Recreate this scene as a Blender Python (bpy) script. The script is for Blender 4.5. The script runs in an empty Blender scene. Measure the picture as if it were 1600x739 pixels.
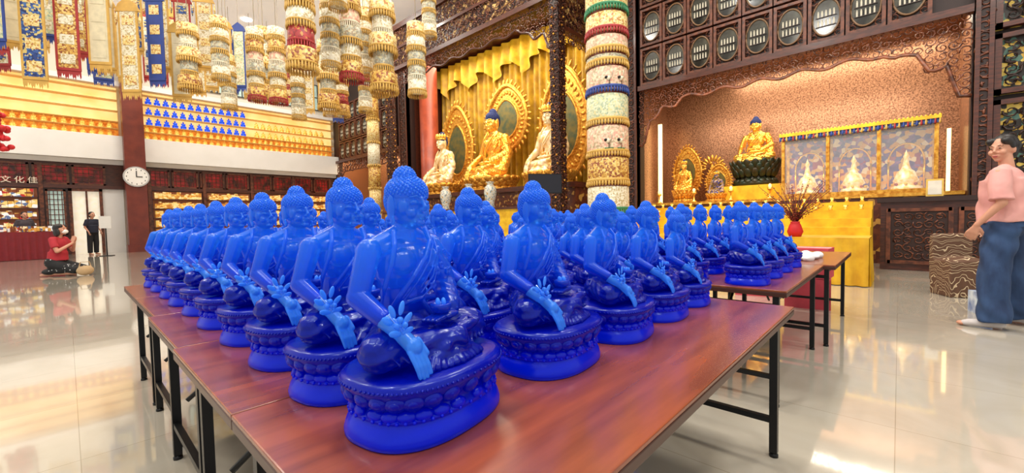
import bpy, math, random
from mathutils import Vector, Matrix
import numpy as np
random.seed(7)
SC=bpy.context.scene
COL=SC.collection
SC.view_settings.view_transform='Standard'
PI=math.pi
# ------------------------------------------------------------ materials
def lin(c):
    r=[]
    for x in c[:3]:
        x=x/255.0
        r.append(x/12.92 if x<=0.04045 else ((x+0.055)/1.055)**2.4)
    return (r[0],r[1],r[2],1.0)
MATS={}
def _base(name):
    m=bpy.data.materials.new(name); m.use_nodes=True
    nt=m.node_tree; b=nt.nodes['Principled BSDF']
    return m,nt,b
def mat(name,col,rough=.5,metal=0,emit=0,coat=0,alpha=1,c2=None,scale=8,kind='noise',bump=0,bscale=None,detail=3,dist=0,trans=0,stops=None,const=False,vec=None):
    """procedural material: two-colour (or multi stop) texture in object space"""
    if name in MATS: return MATS[name]
    m,nt,b=_base(name); N=nt.nodes; L=nt.links
    b.inputs['Roughness'].default_value=rough; b.inputs['Metallic'].default_value=metal
    b.inputs['Coat Weight'].default_value=coat; b.inputs['Coat Roughness'].default_value=.12
    b.inputs['Alpha'].default_value=alpha; b.inputs['Transmission Weight'].default_value=trans
    tc=N.new('ShaderNodeTexCoord'); mp=N.new('ShaderNodeMapping'); L.new(tc.outputs['Object'],mp.inputs['Vector'])
    if vec: mp.inputs['Scale'].default_value=vec
    if c2 is None and stops is None: c2=tuple(max(0,x*.93) for x in col)
    if kind=='noise':
        t=N.new('ShaderNodeTexNoise'); t.inputs['Detail'].default_value=detail; t.inputs['Distortion'].default_value=dist; out=t.outputs['Fac']
    elif kind=='voronoi':
        t=N.new('ShaderNodeTexVoronoi'); sp=N.new('ShaderNodeSeparateColor'); L.new(t.outputs['Color'],sp.inputs[0]); out=sp.outputs[0]
    elif kind=='cell':
        t=N.new('ShaderNodeTexVoronoi'); out=t.outputs['Distance']
    elif kind=='wave':
        t=N.new('ShaderNodeTexWave'); t.inputs['Distortion'].default_value=dist; t.inputs['Detail'].default_value=detail; out=t.outputs['Fac']
    elif kind=='rings':
        t=N.new('ShaderNodeTexWave'); t.wave_type='RINGS'; t.inputs['Distortion'].default_value=dist; t.inputs['Detail'].default_value=detail; out=t.outputs['Fac']
    t.inputs['Scale'].default_value=scale
    L.new(mp.outputs[0],t.inputs['Vector'])
    r=N.new('ShaderNodeValToRGB'); L.new(out,r.inputs[0])
    cr=r.color_ramp
    if stops is None:
        cr.elements[0].color=lin(col); cr.elements[1].color=lin(c2)
        if kind=='noise': cr.elements[0].position=.35; cr.elements[1].position=.65
    else:
        cr.elements[0].color=lin(stops[0]); cr.elements[0].position=0
        cr.elements[1].color=lin(stops[-1]); cr.elements[1].position=(len(stops)-1)/len(stops)
        for i in range(1,len(stops)-1):
            e=cr.elements.new(i/len(stops)); e.color=lin(stops[i])
    if const: cr.interpolation='CONSTANT'
    L.new(r.outputs[0],b.inputs['Base Color'])
    if emit>0:
        L.new(r.outputs[0],b.inputs['Emission Color']); b.inputs['Emission Strength'].default_value=emit
    if bump>0:
        bn=N.new('ShaderNodeBump'); bn.inputs['Strength'].default_value=bump; bn.inputs['Distance'].default_value=.01
        if bscale:
            t2=N.new('ShaderNodeTexNoise'); t2.inputs['Scale'].default_value=bscale; t2.inputs['Detail'].default_value=4
            L.new(mp.outputs[0],t2.inputs['Vector']); L.new(t2.outputs['Fac'],bn.inputs['Height'])
        else: L.new(out,bn.inputs['Height'])
        L.new(bn.outputs[0],b.inputs['Normal'])
    MATS[name]=m; return m

# ------------------------------------------------------------ mesh builder
class MB:
    def __init__(s): s.v=[]; s.f=[]; s.fm=[]; s.sm=[]; s.mats=[]; s.M=None
    def add(s,vs,fs,m,smooth=True):
        o=len(s.v)
        if s.M is not None: vs=[tuple(s.M@Vector(p)) for p in vs]
        s.v.extend(vs)
        if m not in s.mats: s.mats.append(m)
        k=s.mats.index(m)
        for f in fs:
            s.f.append(tuple(i+o for i in f)); s.fm.append(k); s.sm.append(smooth)
        return s
    def box(s,c,d,m,rz=0):
        hx,hy,hz=d[0]/2,d[1]/2,d[2]/2; ca,sa=math.cos(rz),math.sin(rz); vs=[]
        for z in(-hz,hz):
            for (x,y) in((-hx,-hy),(hx,-hy),(hx,hy),(-hx,hy)):
                vs.append((c[0]+x*ca-y*sa,c[1]+x*sa+y*ca,c[2]+z))
        return s.add(vs,[(3,2,1,0),(4,5,6,7),(0,1,5,4),(1,2,6,5),(2,3,7,6),(3,0,4,7)],m,False)
    def bx(s,x0,x1,y0,y1,z0,z1,m): return s.box(((x0+x1)/2,(y0+y1)/2,(z0+z1)/2),(x1-x0,y1-y0,z1-z0),m)
    def lathe(s,prof,c,m,seg=32,sx=1,sy=1,smooth=True,wob=None,pw=1):
        vs=[];fs=[];n=len(prof)
        for (r,z) in prof:
            for i in range(seg):
                a=2*PI*i/seg; k=1+(wob(a,z) if wob else 0)
                ca,sa=math.cos(a),math.sin(a)
                if pw!=1: ca=math.copysign(abs(ca)**pw,ca); sa=math.copysign(abs(sa)**pw,sa)
                vs.append((c[0]+r*k*sx*ca,c[1]+r*k*sy*sa,c[2]+z))
        for j in range(n-1):
            for i in range(seg):
                i2=(i+1)%seg
                fs.append((j*seg+i,j*seg+i2,(j+1)*seg+i2,(j+1)*seg+i))
        if prof[0][0]>1e-6: fs.append(tuple(reversed(range(seg))))
        if prof[-1][0]>1e-6: fs.append(tuple((n-1)*seg+i for i in range(seg)))
        return s.add(vs,fs,m,smooth)
    def ell(s,c,r,m,seg=16,rings=10,R=None):
        vs=[];fs=[]
        if isinstance(r,(int,float)): r=(r,r,r)
        pts=[Vector((0,0,-r[2]))]
        for j in range(1,rings):
            t=PI*j/rings-PI/2
            for i in range(seg):
                a=2*PI*i/seg; pts.append(Vector((r[0]*math.cos(t)*math.cos(a),r[1]*math.cos(t)*math.sin(a),r[2]*math.sin(t))))
        pts.append(Vector((0,0,r[2])))
        if R is not None: pts=[R@p for p in pts]
        vs=[(p.x+c[0],p.y+c[1],p.z+c[2]) for p in pts]
        for i in range(seg): fs.append((0,1+(i+1)%seg,1+i))
        for j in range(rings-2):
            for i in range(seg):
                a=1+j*seg+i; b=1+j*seg+(i+1)%seg
                fs.append((a,b,b+seg,a+seg))
        l=len(vs)-1; o=1+(rings-2)*seg
        for i in range(seg): fs.append((l,o+i,o+(i+1)%seg))
        return s.add(vs,fs,m)
    def cap(s,a,b,ra,rb,m,seg=14):
        a=Vector(a);b=Vector(b);d=b-a
        if d.length<1e-6: return s.ell(a,ra,m)
        d.normalize(); q=d.to_track_quat('Z','Y').to_matrix()
        pr=[]
        for j in range(0,5):
            t=-PI/2+PI/2*j/4; pr.append((a,ra*math.cos(t),ra*math.sin(t)))
        for j in range(0,5):
            t=PI/2*j/4; pr.append((b,rb*math.cos(t),rb*math.sin(t)))
        vs=[];fs=[]
        for (c,r,z) in pr:
            r=max(r,1e-5)
            for i in range(seg):
                an=2*PI*i/seg; p=c+q@Vector((r*math.cos(an),r*math.sin(an),z)); vs.append(tuple(p))
        n=len(pr)
        for j in range(n-1):
            for i in range(seg):
                i2=(i+1)%seg; fs.append((j*seg+i,j*seg+i2,(j+1)*seg+i2,(j+1)*seg+i))
        fs.append(tuple(reversed(range(seg)))); fs.append(tuple((n-1)*seg+i for i in range(seg)))
        return s.add(vs,fs,m)
    def tube(s,pts,rad,m,seg=6,flat=None,smooth=True):
        pts=[Vector(p) for p in pts]; n=len(pts)
        if isinstance(rad,(int,float)): rad=[rad]*n
        vs=[];fs=[]; up=Vector((0,0,1)) if flat is None else Vector(flat)
        for k,p in enumerate(pts):
            t=(pts[min(k+1,n-1)]-pts[max(k-1,0)])
            if t.length<1e-9: t=Vector((0,0,1))
            t.normalize(); u=up
            if abs(t.dot(u))>.98: u=Vector((1,0,0)) if abs(t.x)<.9 else Vector((0,1,0))
            x=t.cross(u).normalized(); y=x.cross(t).normalized()
            for i in range(seg):
                a=2*PI*i/seg; q=p+(x*math.cos(a)+y*math.sin(a))*rad[k]; vs.append(tuple(q))
        for j in range(n-1):
            for i in range(seg):
                i2=(i+1)%seg; fs.append((j*seg+i,j*seg+i2,(j+1)*seg+i2,(j+1)*seg+i))
        fs.append(tuple(reversed(range(seg)))); fs.append(tuple((n-1)*seg+i for i in range(seg)))
        return s.add(vs,fs,m,smooth)
    def mesh(s,name='m'):
        me=bpy.data.meshes.new(name); me.from_pydata(s.v,[],s.f)
        for m in s.mats: me.materials.append(m)
        me.polygons.foreach_set('material_index',s.fm); me.polygons.foreach_set('use_smooth',s.sm); me.update()
        return me
def remesh(mb,voxel,smooth=2,m=None,disp=None):
    me=mb.mesh('tmp'); o=bpy.data.objects.new('tmp',me); COL.objects.link(o)
    a=o.modifiers.new('r','REMESH'); a.mode='VOXEL'; a.voxel_size=voxel; a.use_smooth_shade=True
    if smooth:
        b=o.modifiers.new('s','SMOOTH'); b.factor=.5; b.iterations=smooth
    dg=bpy.context.evaluated_depsgraph_get(); dg.update()
    r=bpy.data.meshes.new_from_object(o.evaluated_get(dg))
    bpy.data.objects.remove(o); bpy.data.meshes.remove(me)
    r.materials.clear(); r.materials.append(m or mb.mats[0])
    n=len(r.polygons); r.polygons.foreach_set('material_index',[0]*n); r.polygons.foreach_set('use_smooth',[True]*n)
    if disp:
        k=len(r.vertices); co=np.zeros(k*3); no=np.zeros(k*3)
        r.vertices.foreach_get('co',co); r.vertices.foreach_get('normal',no)
        co=co.reshape(-1,3); no=no.reshape(-1,3)
        co=co+no*disp(co,no)[:,None]
        r.vertices.foreach_set('co',co.reshape(-1)); r.update()
    return r
KIDS={}
def root(name,label,cat,loc=(0,0,0),rot=0,scale=1,group=None):
    o=bpy.data.objects.new(name,None); o.empty_display_size=.1; COL.objects.link(o); o.location=loc; o.rotation_euler=(0,0,rot)
    o.scale=(scale,)*3 if isinstance(scale,(int,float)) else scale
    o['label']=label; o['category']=cat
    if group: o['group']=group
    KIDS[o.name]=[]; return o
def part(parent,name,me,loc=(0,0,0),rot=0,label=None,kind=None):
    if isinstance(me,MB): me=me.mesh(name)
    o=bpy.data.objects.new(name,me); COL.objects.link(o); o.location=loc; o.rotation_euler=(0,0,rot)
    o.parent=parent; KIDS.setdefault(parent.name,[]).append(o)
    if label: o['label']=label
    if kind: o['kind']=kind
    return o
def single(name,me,label,cat,loc=(0,0,0),rot=0,scale=1,group=None,kind=None):
    if isinstance(me,MB): me=me.mesh(name)
    o=bpy.data.objects.new(name,me); COL.objects.link(o); o.location=loc; o.rotation_euler=(0,0,rot)
    o.scale=(scale,)*3 if isinstance(scale,(int,float)) else scale
    o['label']=label; o['category']=cat
    if group: o['group']=group
    if kind: o['kind']=kind
    return o
def clone(o,loc,rot=None,scale=None,label=None,parent=None):
    c=o.copy()
    if parent is None:
        c.location=loc
        if rot is not None: c.rotation_euler=(0,0,rot)
        if scale is not None: c.scale=(scale,)*3 if isinstance(scale,(int,float)) else scale
        if label: c['label']=label
    else: c.parent=parent
    COL.objects.link(c)
    ks=KIDS.get(o.name,[]); KIDS[c.name]=[]
    for k in ks: KIDS[c.name].append(clone(k,None,parent=c))
    return c
def struct(name,mb,label=None):
    me=mb.mesh(name); o=bpy.data.objects.new(name,me); COL.objects.link(o); o['kind']='structure'
    if label: o['label']=label
    return o
# ------------------------------------------------------------ camera (h = 1.05 m)
H=1.05
cam=bpy.data.cameras.new('camera'); co=bpy.data.objects.new('camera',cam); COL.objects.link(co)
cam.sensor_width=36; cam.lens=14.6; cam.clip_end=200; cam.clip_start=.02
yaw=math.radians(43); pit=math.radians(-2.35); th=math.radians(1.15)
f=Vector((math.cos(yaw)*math.cos(pit),math.sin(yaw)*math.cos(pit),math.sin(pit)))
r0=Vector((math.sin(yaw),-math.cos(yaw),0)); u0=r0.cross(f)
r=r0*math.cos(th)-u0*math.sin(th); u=r0*math.sin(th)+u0*math.cos(th)
M=Matrix(((r.x,u.x,-f.x,0),(r.y,u.y,-f.y,0),(r.z,u.z,-f.z,H),(0,0,0,1)))
co.matrix_world=M; SC.camera=co
# ------------------------------------------------------------ common materials
WOOD=mat('dark_rosewood',(88,40,24),.38,c2=(56,24,15),scale=6,vec=(1,1,6),coat=.2)
WOOD2=mat('carved_rosewood',(118,64,40),.42,c2=(62,29,18),scale=10)
WOODD=mat('deep_brown_wood',(44,20,14),.5)  # deep brown wood for wall pieces, backings, bars and fretwork
TTOP=mat('table_veneer',(136,66,36),.27,c2=(106,48,26),scale=2.2,vec=(1,9,1),coat=.25,detail=7)
TEDGE=mat('table_edge',(66,30,18),.35)
BLACK=mat('black_steel',(22,22,24),.35,metal=.4)
GOLD=mat('polished_gold',(255,204,96),.22,metal=.88,c2=(240,170,60),scale=3,emit=.12)  # weak emission on both golds stands in for the altar glow
GOLDM=mat('gold_leaf',(236,180,76),.38,metal=.7,c2=(180,112,30),scale=14,emit=.05,bump=.5)
CREAM=mat('cream_plaster',(232,224,208),.7)
WHITE=mat('white_plaster',(238,236,232),.7,c2=(234,232,227),scale=2)
CEIL=mat('white_ceiling',(240,238,232),.8,c2=(236,233,226),scale=1,emit=.32)  # ceiling surface emits a little so it looks brighter
BRONZE=mat('bronze_mosaic',(196,142,106),.32,metal=.45,c2=(112,72,48),scale=34,detail=8)
YEL=mat('yellow_satin',(236,192,34),.42,c2=(210,158,18),scale=5)
CURT=mat('gold_curtain',(204,160,30),.5,c2=(160,116,16),scale=3,emit=.02)
RED=mat('red_cloth',(196,22,30),.6)
REDC=mat('brown_red_lacquer',(116,46,32),.4,c2=(98,36,26),scale=3)
CORD=mat('hanging_cord',(190,180,160),.6)
# ------------------------------------------------------------ room shell
def floor_mat():
    m,nt,b=_base('polished_marble_tiles'); N=nt.nodes;L=nt.links
    tc=N.new('ShaderNodeTexCoord'); br=N.new('ShaderNodeTexBrick'); br.offset=0; br.inputs['Scale'].default_value=1
    br.inputs['Brick Width'].default_value=.9; br.inputs['Row Height'].default_value=.9; br.inputs['Mortar Size'].default_value=.002
    br.inputs['Color1'].default_value=lin((186,178,164)); br.inputs['Color2'].default_value=lin((180,172,158)); br.inputs['Mortar'].default_value=lin((156,146,130))
    L.new(tc.outputs['Object'],br.inputs['Vector'])
    no=N.new('ShaderNodeTexNoise'); no.inputs['Scale'].default_value=1.7; no.inputs['Detail'].default_value=9; no.inputs['Distortion'].default_value=1.5
    L.new(tc.outputs['Object'],no.inputs['Vector'])
    rp=N.new('ShaderNodeValToRGB'); rp.color_ramp.elements[0].position=.3; rp.color_ramp.elements[1].position=.7
    rp.color_ramp.elements[0].color=(.86,.84,.80,1); rp.color_ramp.elements[1].color=(1,1,1,1); L.new(no.outputs['Fac'],rp.inputs[0])
    mx=N.new('ShaderNodeMix'); mx.data_type='RGBA'; mx.blend_type='MULTIPLY'; mx.inputs[0].default_value=1
    L.new(br.outputs['Color'],mx.inputs[6]); L.new(rp.outputs[0],mx.inputs[7]); L.new(mx.outputs[2],b.inputs['Base Color'])
    b.inputs['Roughness'].default_value=.08; b.inputs['Coat Weight'].default_value=.6; b.inputs['Coat Roughness'].default_value=.03
    return m
FLOOR=floor_mat()
struct('floor',MB().bx(-8,13.4,-8,27,-.1,0,FLOOR))
struct('ceiling',MB().bx(-8,13.4,-8,27,9.6,9.8,CEIL))
YW=24.5
# right (altar) wall pieces, opening for three altar niches
for (y0,y1,z0,z1) in((-8,-.9,0,9.6),(-.9,5.3,4.57,9.6),(5.3,5.9,0,9.6),(5.9,16.5,8.0,9.6),(16.5,17.2,0,9.6),(17.2,24,4.57,9.6),(24,24.5,0,9.6)):
    struct('wall_right',MB().bx(11,11.25,y0,y1,z0,z1,WOODD))
GLOW=mat('warm_cove_light',(255,222,150),.5,emit=3)
def niche(y0,y1,z1,back,bm):
    struct('wall_altar',MB().bx(back,back+.2,y0-.1,y1+.1,0,z1+.1,bm))
    struct('wall_altar',MB().bx(11.25,back,y0-.1,y0,0,z1,bm)); struct('wall_altar',MB().bx(11.25,back,y1,y1+.1,0,z1,bm))
    struct('ceiling',MB().bx(11.25,back,y0-.1,y1+.1,z1,z1+.1,bm))
niche(-.9,5.3,4.9,12.8,BRONZE); niche(5.9,16.5,8.3,13.1,WOOD); niche(17.2,24,4.9,12.8,BRONZE)
# left wall (y = YW)
LW=mat('ivory_wall',(228,218,202),.6,c2=(224,213,196),scale=1)
struct('wall_left',MB().bx(-8,11,YW,YW+.2,0,9.6,LW))
struct('trim_1',MB().bx(-8,11,YW-.55,YW,3.87,4.87,WHITE),'white balcony fascia')
struct('trim_2',MB().bx(-8,11,YW-.5,YW,6.95,7.15,WHITE))
struct('trim_7',MB().bx(-8,11,YW-.03,YW-.005,2.66,3.87,WOOD)); 
struct('trim_8',MB().bx(2.4,11,YW-.03,YW-.005,0,2.66,WOOD)); struct('trim_8',MB().bx(-8,.12,YW-.03,YW-.005,0,2.66,WOOD))
# high window band
HW=mat('pale_green_window',(176,200,190),.3,emit=.5)
kw=40
for i in range(7):
    x=3.6+1.05*i; mb=MB().bx(x,x+.9,YW-.05,YW,7.5,8.9,HW)
    for q in range(5): mb.bx(x+.9*q/4-.02,x+.9*q/4+.02,YW-.09,YW-.04,7.5,8.9,WOODD)
    for q in range(3): mb.bx(x,x+.9,YW-.09,YW-.04,7.5+.7*q-.02,7.5+.7*q+.02,WOODD)
    struct('window_%d'%kw,mb,'pale green high window with dark bars'); kw+=1
# niches on balcony level: glowing cream back and shelves
LITE=mat('lit_cream_panel',(255,222,150),.6,emit=.9,c2=(246,198,116),scale=1.5)
AMB=mat('lit_amber_panel',(240,160,60),.6,emit=.7,c2=(190,100,30),scale=9)
SHELF=mat('shelf_gold',(206,156,80),.45,emit=.12)
for (x0,x1) in((-6,1.7),(2.5,10.8)):
    rt=root('display_shelf','long illuminated wall niche with cream shelves of small golden buddhas','shelf',(0,0,0))
    part(rt,'back_panel',MB().bx(x0,x1,YW-.08,YW,5.5,6.95,LITE))
    part(rt,'amber_panel',MB().bx(x0,x1,YW-.08,YW,4.87,5.5,AMB))
    for z in(5.5,5.95,6.4,6.8): part(rt,'shelf',MB().bx(x0,x1,YW-.4,YW-.08,z-.03,z,SHELF))
    part(rt,'shelf',MB().bx(x0,x1,YW-.45,YW-.08,5.17,5.2,SHELF))
# red column
def column(name,label,x,y,r,m,square=False,z1=9.6):
    mb=MB()
    if square: mb.bx(x-r,x+r,y-r,y+r,.3,z1,m); mb.bx(x-r-.05,x+r+.05,y-r-.05,y+r+.05,0,.3,m)
    else: mb.lathe([(r*1.25,0),(r*1.25,.15),(r*1.1,.25),(r,.35),(r,z1)],(x,y,0),m,32)
    return single(name,mb,label,'column')
column('square_column','brown-red square column against the balcony wall',2.1,YW-.75,.33,REDC,True)
# storefront under the balcony
GLASSD=mat('window_backing_red',(160,24,26),.3,emit=.35,c2=(40,14,14),scale=3)
GLASSW=mat('window_backing_pale',(190,215,205),.3,emit=.35)
def lattice(x0,x1,z0,z1,y,back,nx,nz,name):
    mb=MB().bx(x0,x1,y-.02,y,z0,z1,back)
    t=.07
    mb.bx(x0,x1,y-.1,y-.02,z0,z0+t,WOOD2).bx(x0,x1,y-.1,y-.02,z1-t,z1,WOOD2).bx(x0,x0+t,y-.1,y-.02,z0,z1,WOOD2).bx(x1-t,x1,y-.1,y-.02,z0,z1,WOOD2)
    for i in range(1,nx): 
        x=x0+(x1-x0)*i/nx; mb.bx(x-.012,x+.012,y-.06,y-.02,z0,z1,WOOD2)
    for i in range(1,nz):
        z=z0+(z1-z0)*i/nz; mb.bx(x0,x1,y-.06,y-.02,z-.012,z+.012,WOOD2)
    return mb
x=-5.0; k=1
struct('trim_3',MB().bx(-8,11,YW-.14,YW,3.7,3.87,WHITE)); 
while x<10.6:
    x1=x+1.05
    if not(1.6<x+.5<2.6):
        struct('window_%d'%k,lattice(x,x1-.08,2.8,3.6,YW-.03,GLASSD,6,5,'w'),'dark wood lattice transom window'); k+=1
    x=x1
struct('trim_4',MB().bx(-8,11,YW-.16,YW,2.66,2.8,WOOD))
for (a,b) in((-.5,.05),):
    struct('window_%d'%k,lattice(a,b,.8,2.6,YW-.03,GLASSW,5,9,'w'),'pale lattice window in dark wood frame'); k+=1
door=MB().bx(.2,1.05,YW-.03,YW,0,2.66,mat('bright_room_beyond',(236,226,205),.6,emit=.55))
door.bx(.12,.22,YW-.14,YW,0,2.7,WOOD2).bx(1.0,1.1,YW-.14,YW,0,2.7,WOOD2).bx(.12,1.1,YW-.14,YW,2.55,2.7,WOOD2).bx(.6,.66,YW-.1,YW-.03,0,2.6,WOOD2)
struct('door_1',door,'open wooden doorway to a bright room')
struct('trim_5',MB().bx(1.1,1.75,YW-.08,YW,0,2.66,WHITE))
for x in(-.6,-2.2,-3.8,2.6,4.6,6.6,8.6,10.6): struct('trim_6',MB().bx(x-.06,x+.06,YW-.18,YW,0,3.62,WOOD2))
GOODS=mat('merchandise',(220,180,110),.6,kind='voronoi',scale=7,emit=.3,const=True,vec=(1,1,1.6),stops=[(240,220,180),(214,160,70),(120,60,30),(236,240,240),(180,40,40),(230,200,120),(90,110,150)])
GOODY=mat('golden_scripture_boxes',(226,170,70),.6,kind='voronoi',scale=9,emit=.3,const=True,vec=(1,1,2),stops=[(236,190,90),(214,150,50),(240,214,140),(190,120,40),(250,226,160)])
def bay(x0,x1,gm,lab):
    rt=root('shop_shelf',lab,'shelf',(0,0,0),group='shelves behind the shop front')
    part(rt,'back_panel',MB().bx(x0,x1,YW-.05,YW-.03,.1,2.62,mat('bay_back',(150,90,60),.6,emit=.15)))
    for i in range(5):
        z=.6+.42*i
        part(rt,'shelf_board',MB().bx(x0,x1,YW-.3,YW-.04,z-.03,z,WOOD))
        mb=MB(); xx=x0+.05
        while xx<x1-.12:
            w=random.uniform(.09,.2); h=random.uniform(.18,.33); mb.bx(xx,xx+w*.9,YW-.25,YW-.06,z,z+h,gm); xx+=w
        part(rt,'merchandise',mb,kind='stuff')
bay(-2.1,-.7,GOODS,'dark wood display bay filled with colourful small goods')
bay(-3.7,-2.3,GOODS,'dark wood display bay filled with colourful small goods')
for a in(2.7,4.7,6.7,8.7): bay(a,a+1.8,GOODY,'lit bay stacked with golden scripture boxes')
# ------------------------------------------------------------ tables
def table_proto(L,W,Ht):
    rt=root('folding_table','dark red-brown veneered folding table with black steel legs','table',(0,0,0),group='folding tables holding the blue statues')
    mb=MB().box((0,0,Ht-.006),(L,W,.012),TTOP).box((0,0,Ht-.024),(L,W,.024),TEDGE)
    o=part(rt,'tabletop',mb)
    b=o.modifiers.new('b','BEVEL'); b.width=.003; b.segments=2
    for sx in(-1,1):
        for sy in(-1,1):
            mb=MB().box((sx*(L/2-.07),sy*(W/2-.06),(Ht-.036)/2+.01),(.03,.03,Ht-.056),BLACK).lathe([(.018,0),(.018,.012),(.01,.02)],(sx*(L/2-.07),sy*(W/2-.06),0),BLACK,12)
            part(rt,'leg',mb)
        for z in(Ht-.1,.16): part(rt,'crossbar',MB().box((sx*(L/2-.07),0,z),(.024,W-.15,.024),BLACK))
        part(rt,'brace',MB().tube([(sx*(L/2-.07),0,Ht-.3),(sx*(L/2-.42),0,Ht-.04)],.009,BLACK))
    for sy in(-1,1): part(rt,'apron',MB().box((0,sy*(W/2-.06),Ht-.05),(L-.16,.02,.03),BLACK))
    return rt
TZ=.65
t1=table_proto(1.9,.70,TZ); t1.location=(1.17,.675,0)
for i,(dx,dz) in enumerate(((0,0),(.01,0),(.03,0),(.03,0))):
    clone(t1,(1.17+dx,.675+.703*(i+1),0))
t2=table_proto(1.43,.70,TZ); t2.location=(3.245,.77,0)
for i in range(1,6): clone(t2,(3.245,.77+.703*i,0))
clone(t2,(4.70,.70,0),label='dark red-brown folding table with a crumpled white cloth on it')
# ------------------------------------------------------------ blue buddha statue
def blue_mat(pale=False):
    m,nt,b=_base('pale_cobalt_glass' if pale else 'frosted_cobalt_glass'); N=nt.nodes;L=nt.links
    tc=N.new('ShaderNodeTexCoord'); sp=N.new('ShaderNodeSeparateXYZ'); L.new(tc.outputs['Object'],sp.inputs[0])
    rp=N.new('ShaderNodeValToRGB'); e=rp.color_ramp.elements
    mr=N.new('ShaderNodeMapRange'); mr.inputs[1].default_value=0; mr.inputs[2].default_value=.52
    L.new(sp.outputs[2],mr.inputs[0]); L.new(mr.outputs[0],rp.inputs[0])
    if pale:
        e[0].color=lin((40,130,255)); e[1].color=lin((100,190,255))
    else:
        # light through the glass painted by height: navy legs, paler torso and head
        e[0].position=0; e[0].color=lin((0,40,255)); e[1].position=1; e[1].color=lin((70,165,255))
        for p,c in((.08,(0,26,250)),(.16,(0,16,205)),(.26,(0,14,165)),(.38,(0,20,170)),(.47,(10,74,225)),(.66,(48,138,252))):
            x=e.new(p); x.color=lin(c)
    L.new(rp.outputs[0],b.inputs['Base Color'])
    b.inputs['Roughness'].default_value=.27; b.inputs['IOR'].default_value=1.42
    b.inputs['Specular Tint'].default_value=(.45,.7,1,1)
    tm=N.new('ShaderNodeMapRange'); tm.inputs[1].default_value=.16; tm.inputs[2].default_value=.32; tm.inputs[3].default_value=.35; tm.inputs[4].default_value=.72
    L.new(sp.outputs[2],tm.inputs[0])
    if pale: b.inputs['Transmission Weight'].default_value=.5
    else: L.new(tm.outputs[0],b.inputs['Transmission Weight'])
    b.inputs['Coat Weight'].default_value=.22; b.inputs['Coat Roughness'].default_value=.12
    b.inputs['Emission Strength'].default_value=.07; L.new(rp.outputs[0],b.inputs['Emission Color'])  # faint emission paints an inner glow into the glass
    tr=N.new('ShaderNodeBsdfTranslucent'); L.new(rp.outputs[0],tr.inputs[0])
    ms=N.new('ShaderNodeMixShader'); ms.inputs[0].default_value=.22
    vo=N.new('ShaderNodeTexNoise'); vo.inputs['Scale'].default_value=75; vo.inputs['Detail'].default_value=4; L.new(tc.outputs['Object'],vo.inputs['Vector'])
    bp=N.new('ShaderNodeBump'); bp.inputs['Strength'].default_value=.25; bp.inputs['Distance'].default_value=.003; L.new(vo.outputs['Fac'],bp.inputs['Height']); L.new(bp.outputs[0],b.inputs['Normal'])
    L.new(b.outputs[0],ms.inputs[1]); L.new(tr.outputs[0],ms.inputs[2]); L.new(ms.outputs[0],N['Material Output'].inputs[0])
    return m
BLUE=blue_mat(); BLUEL=blue_mat(True)
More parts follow.
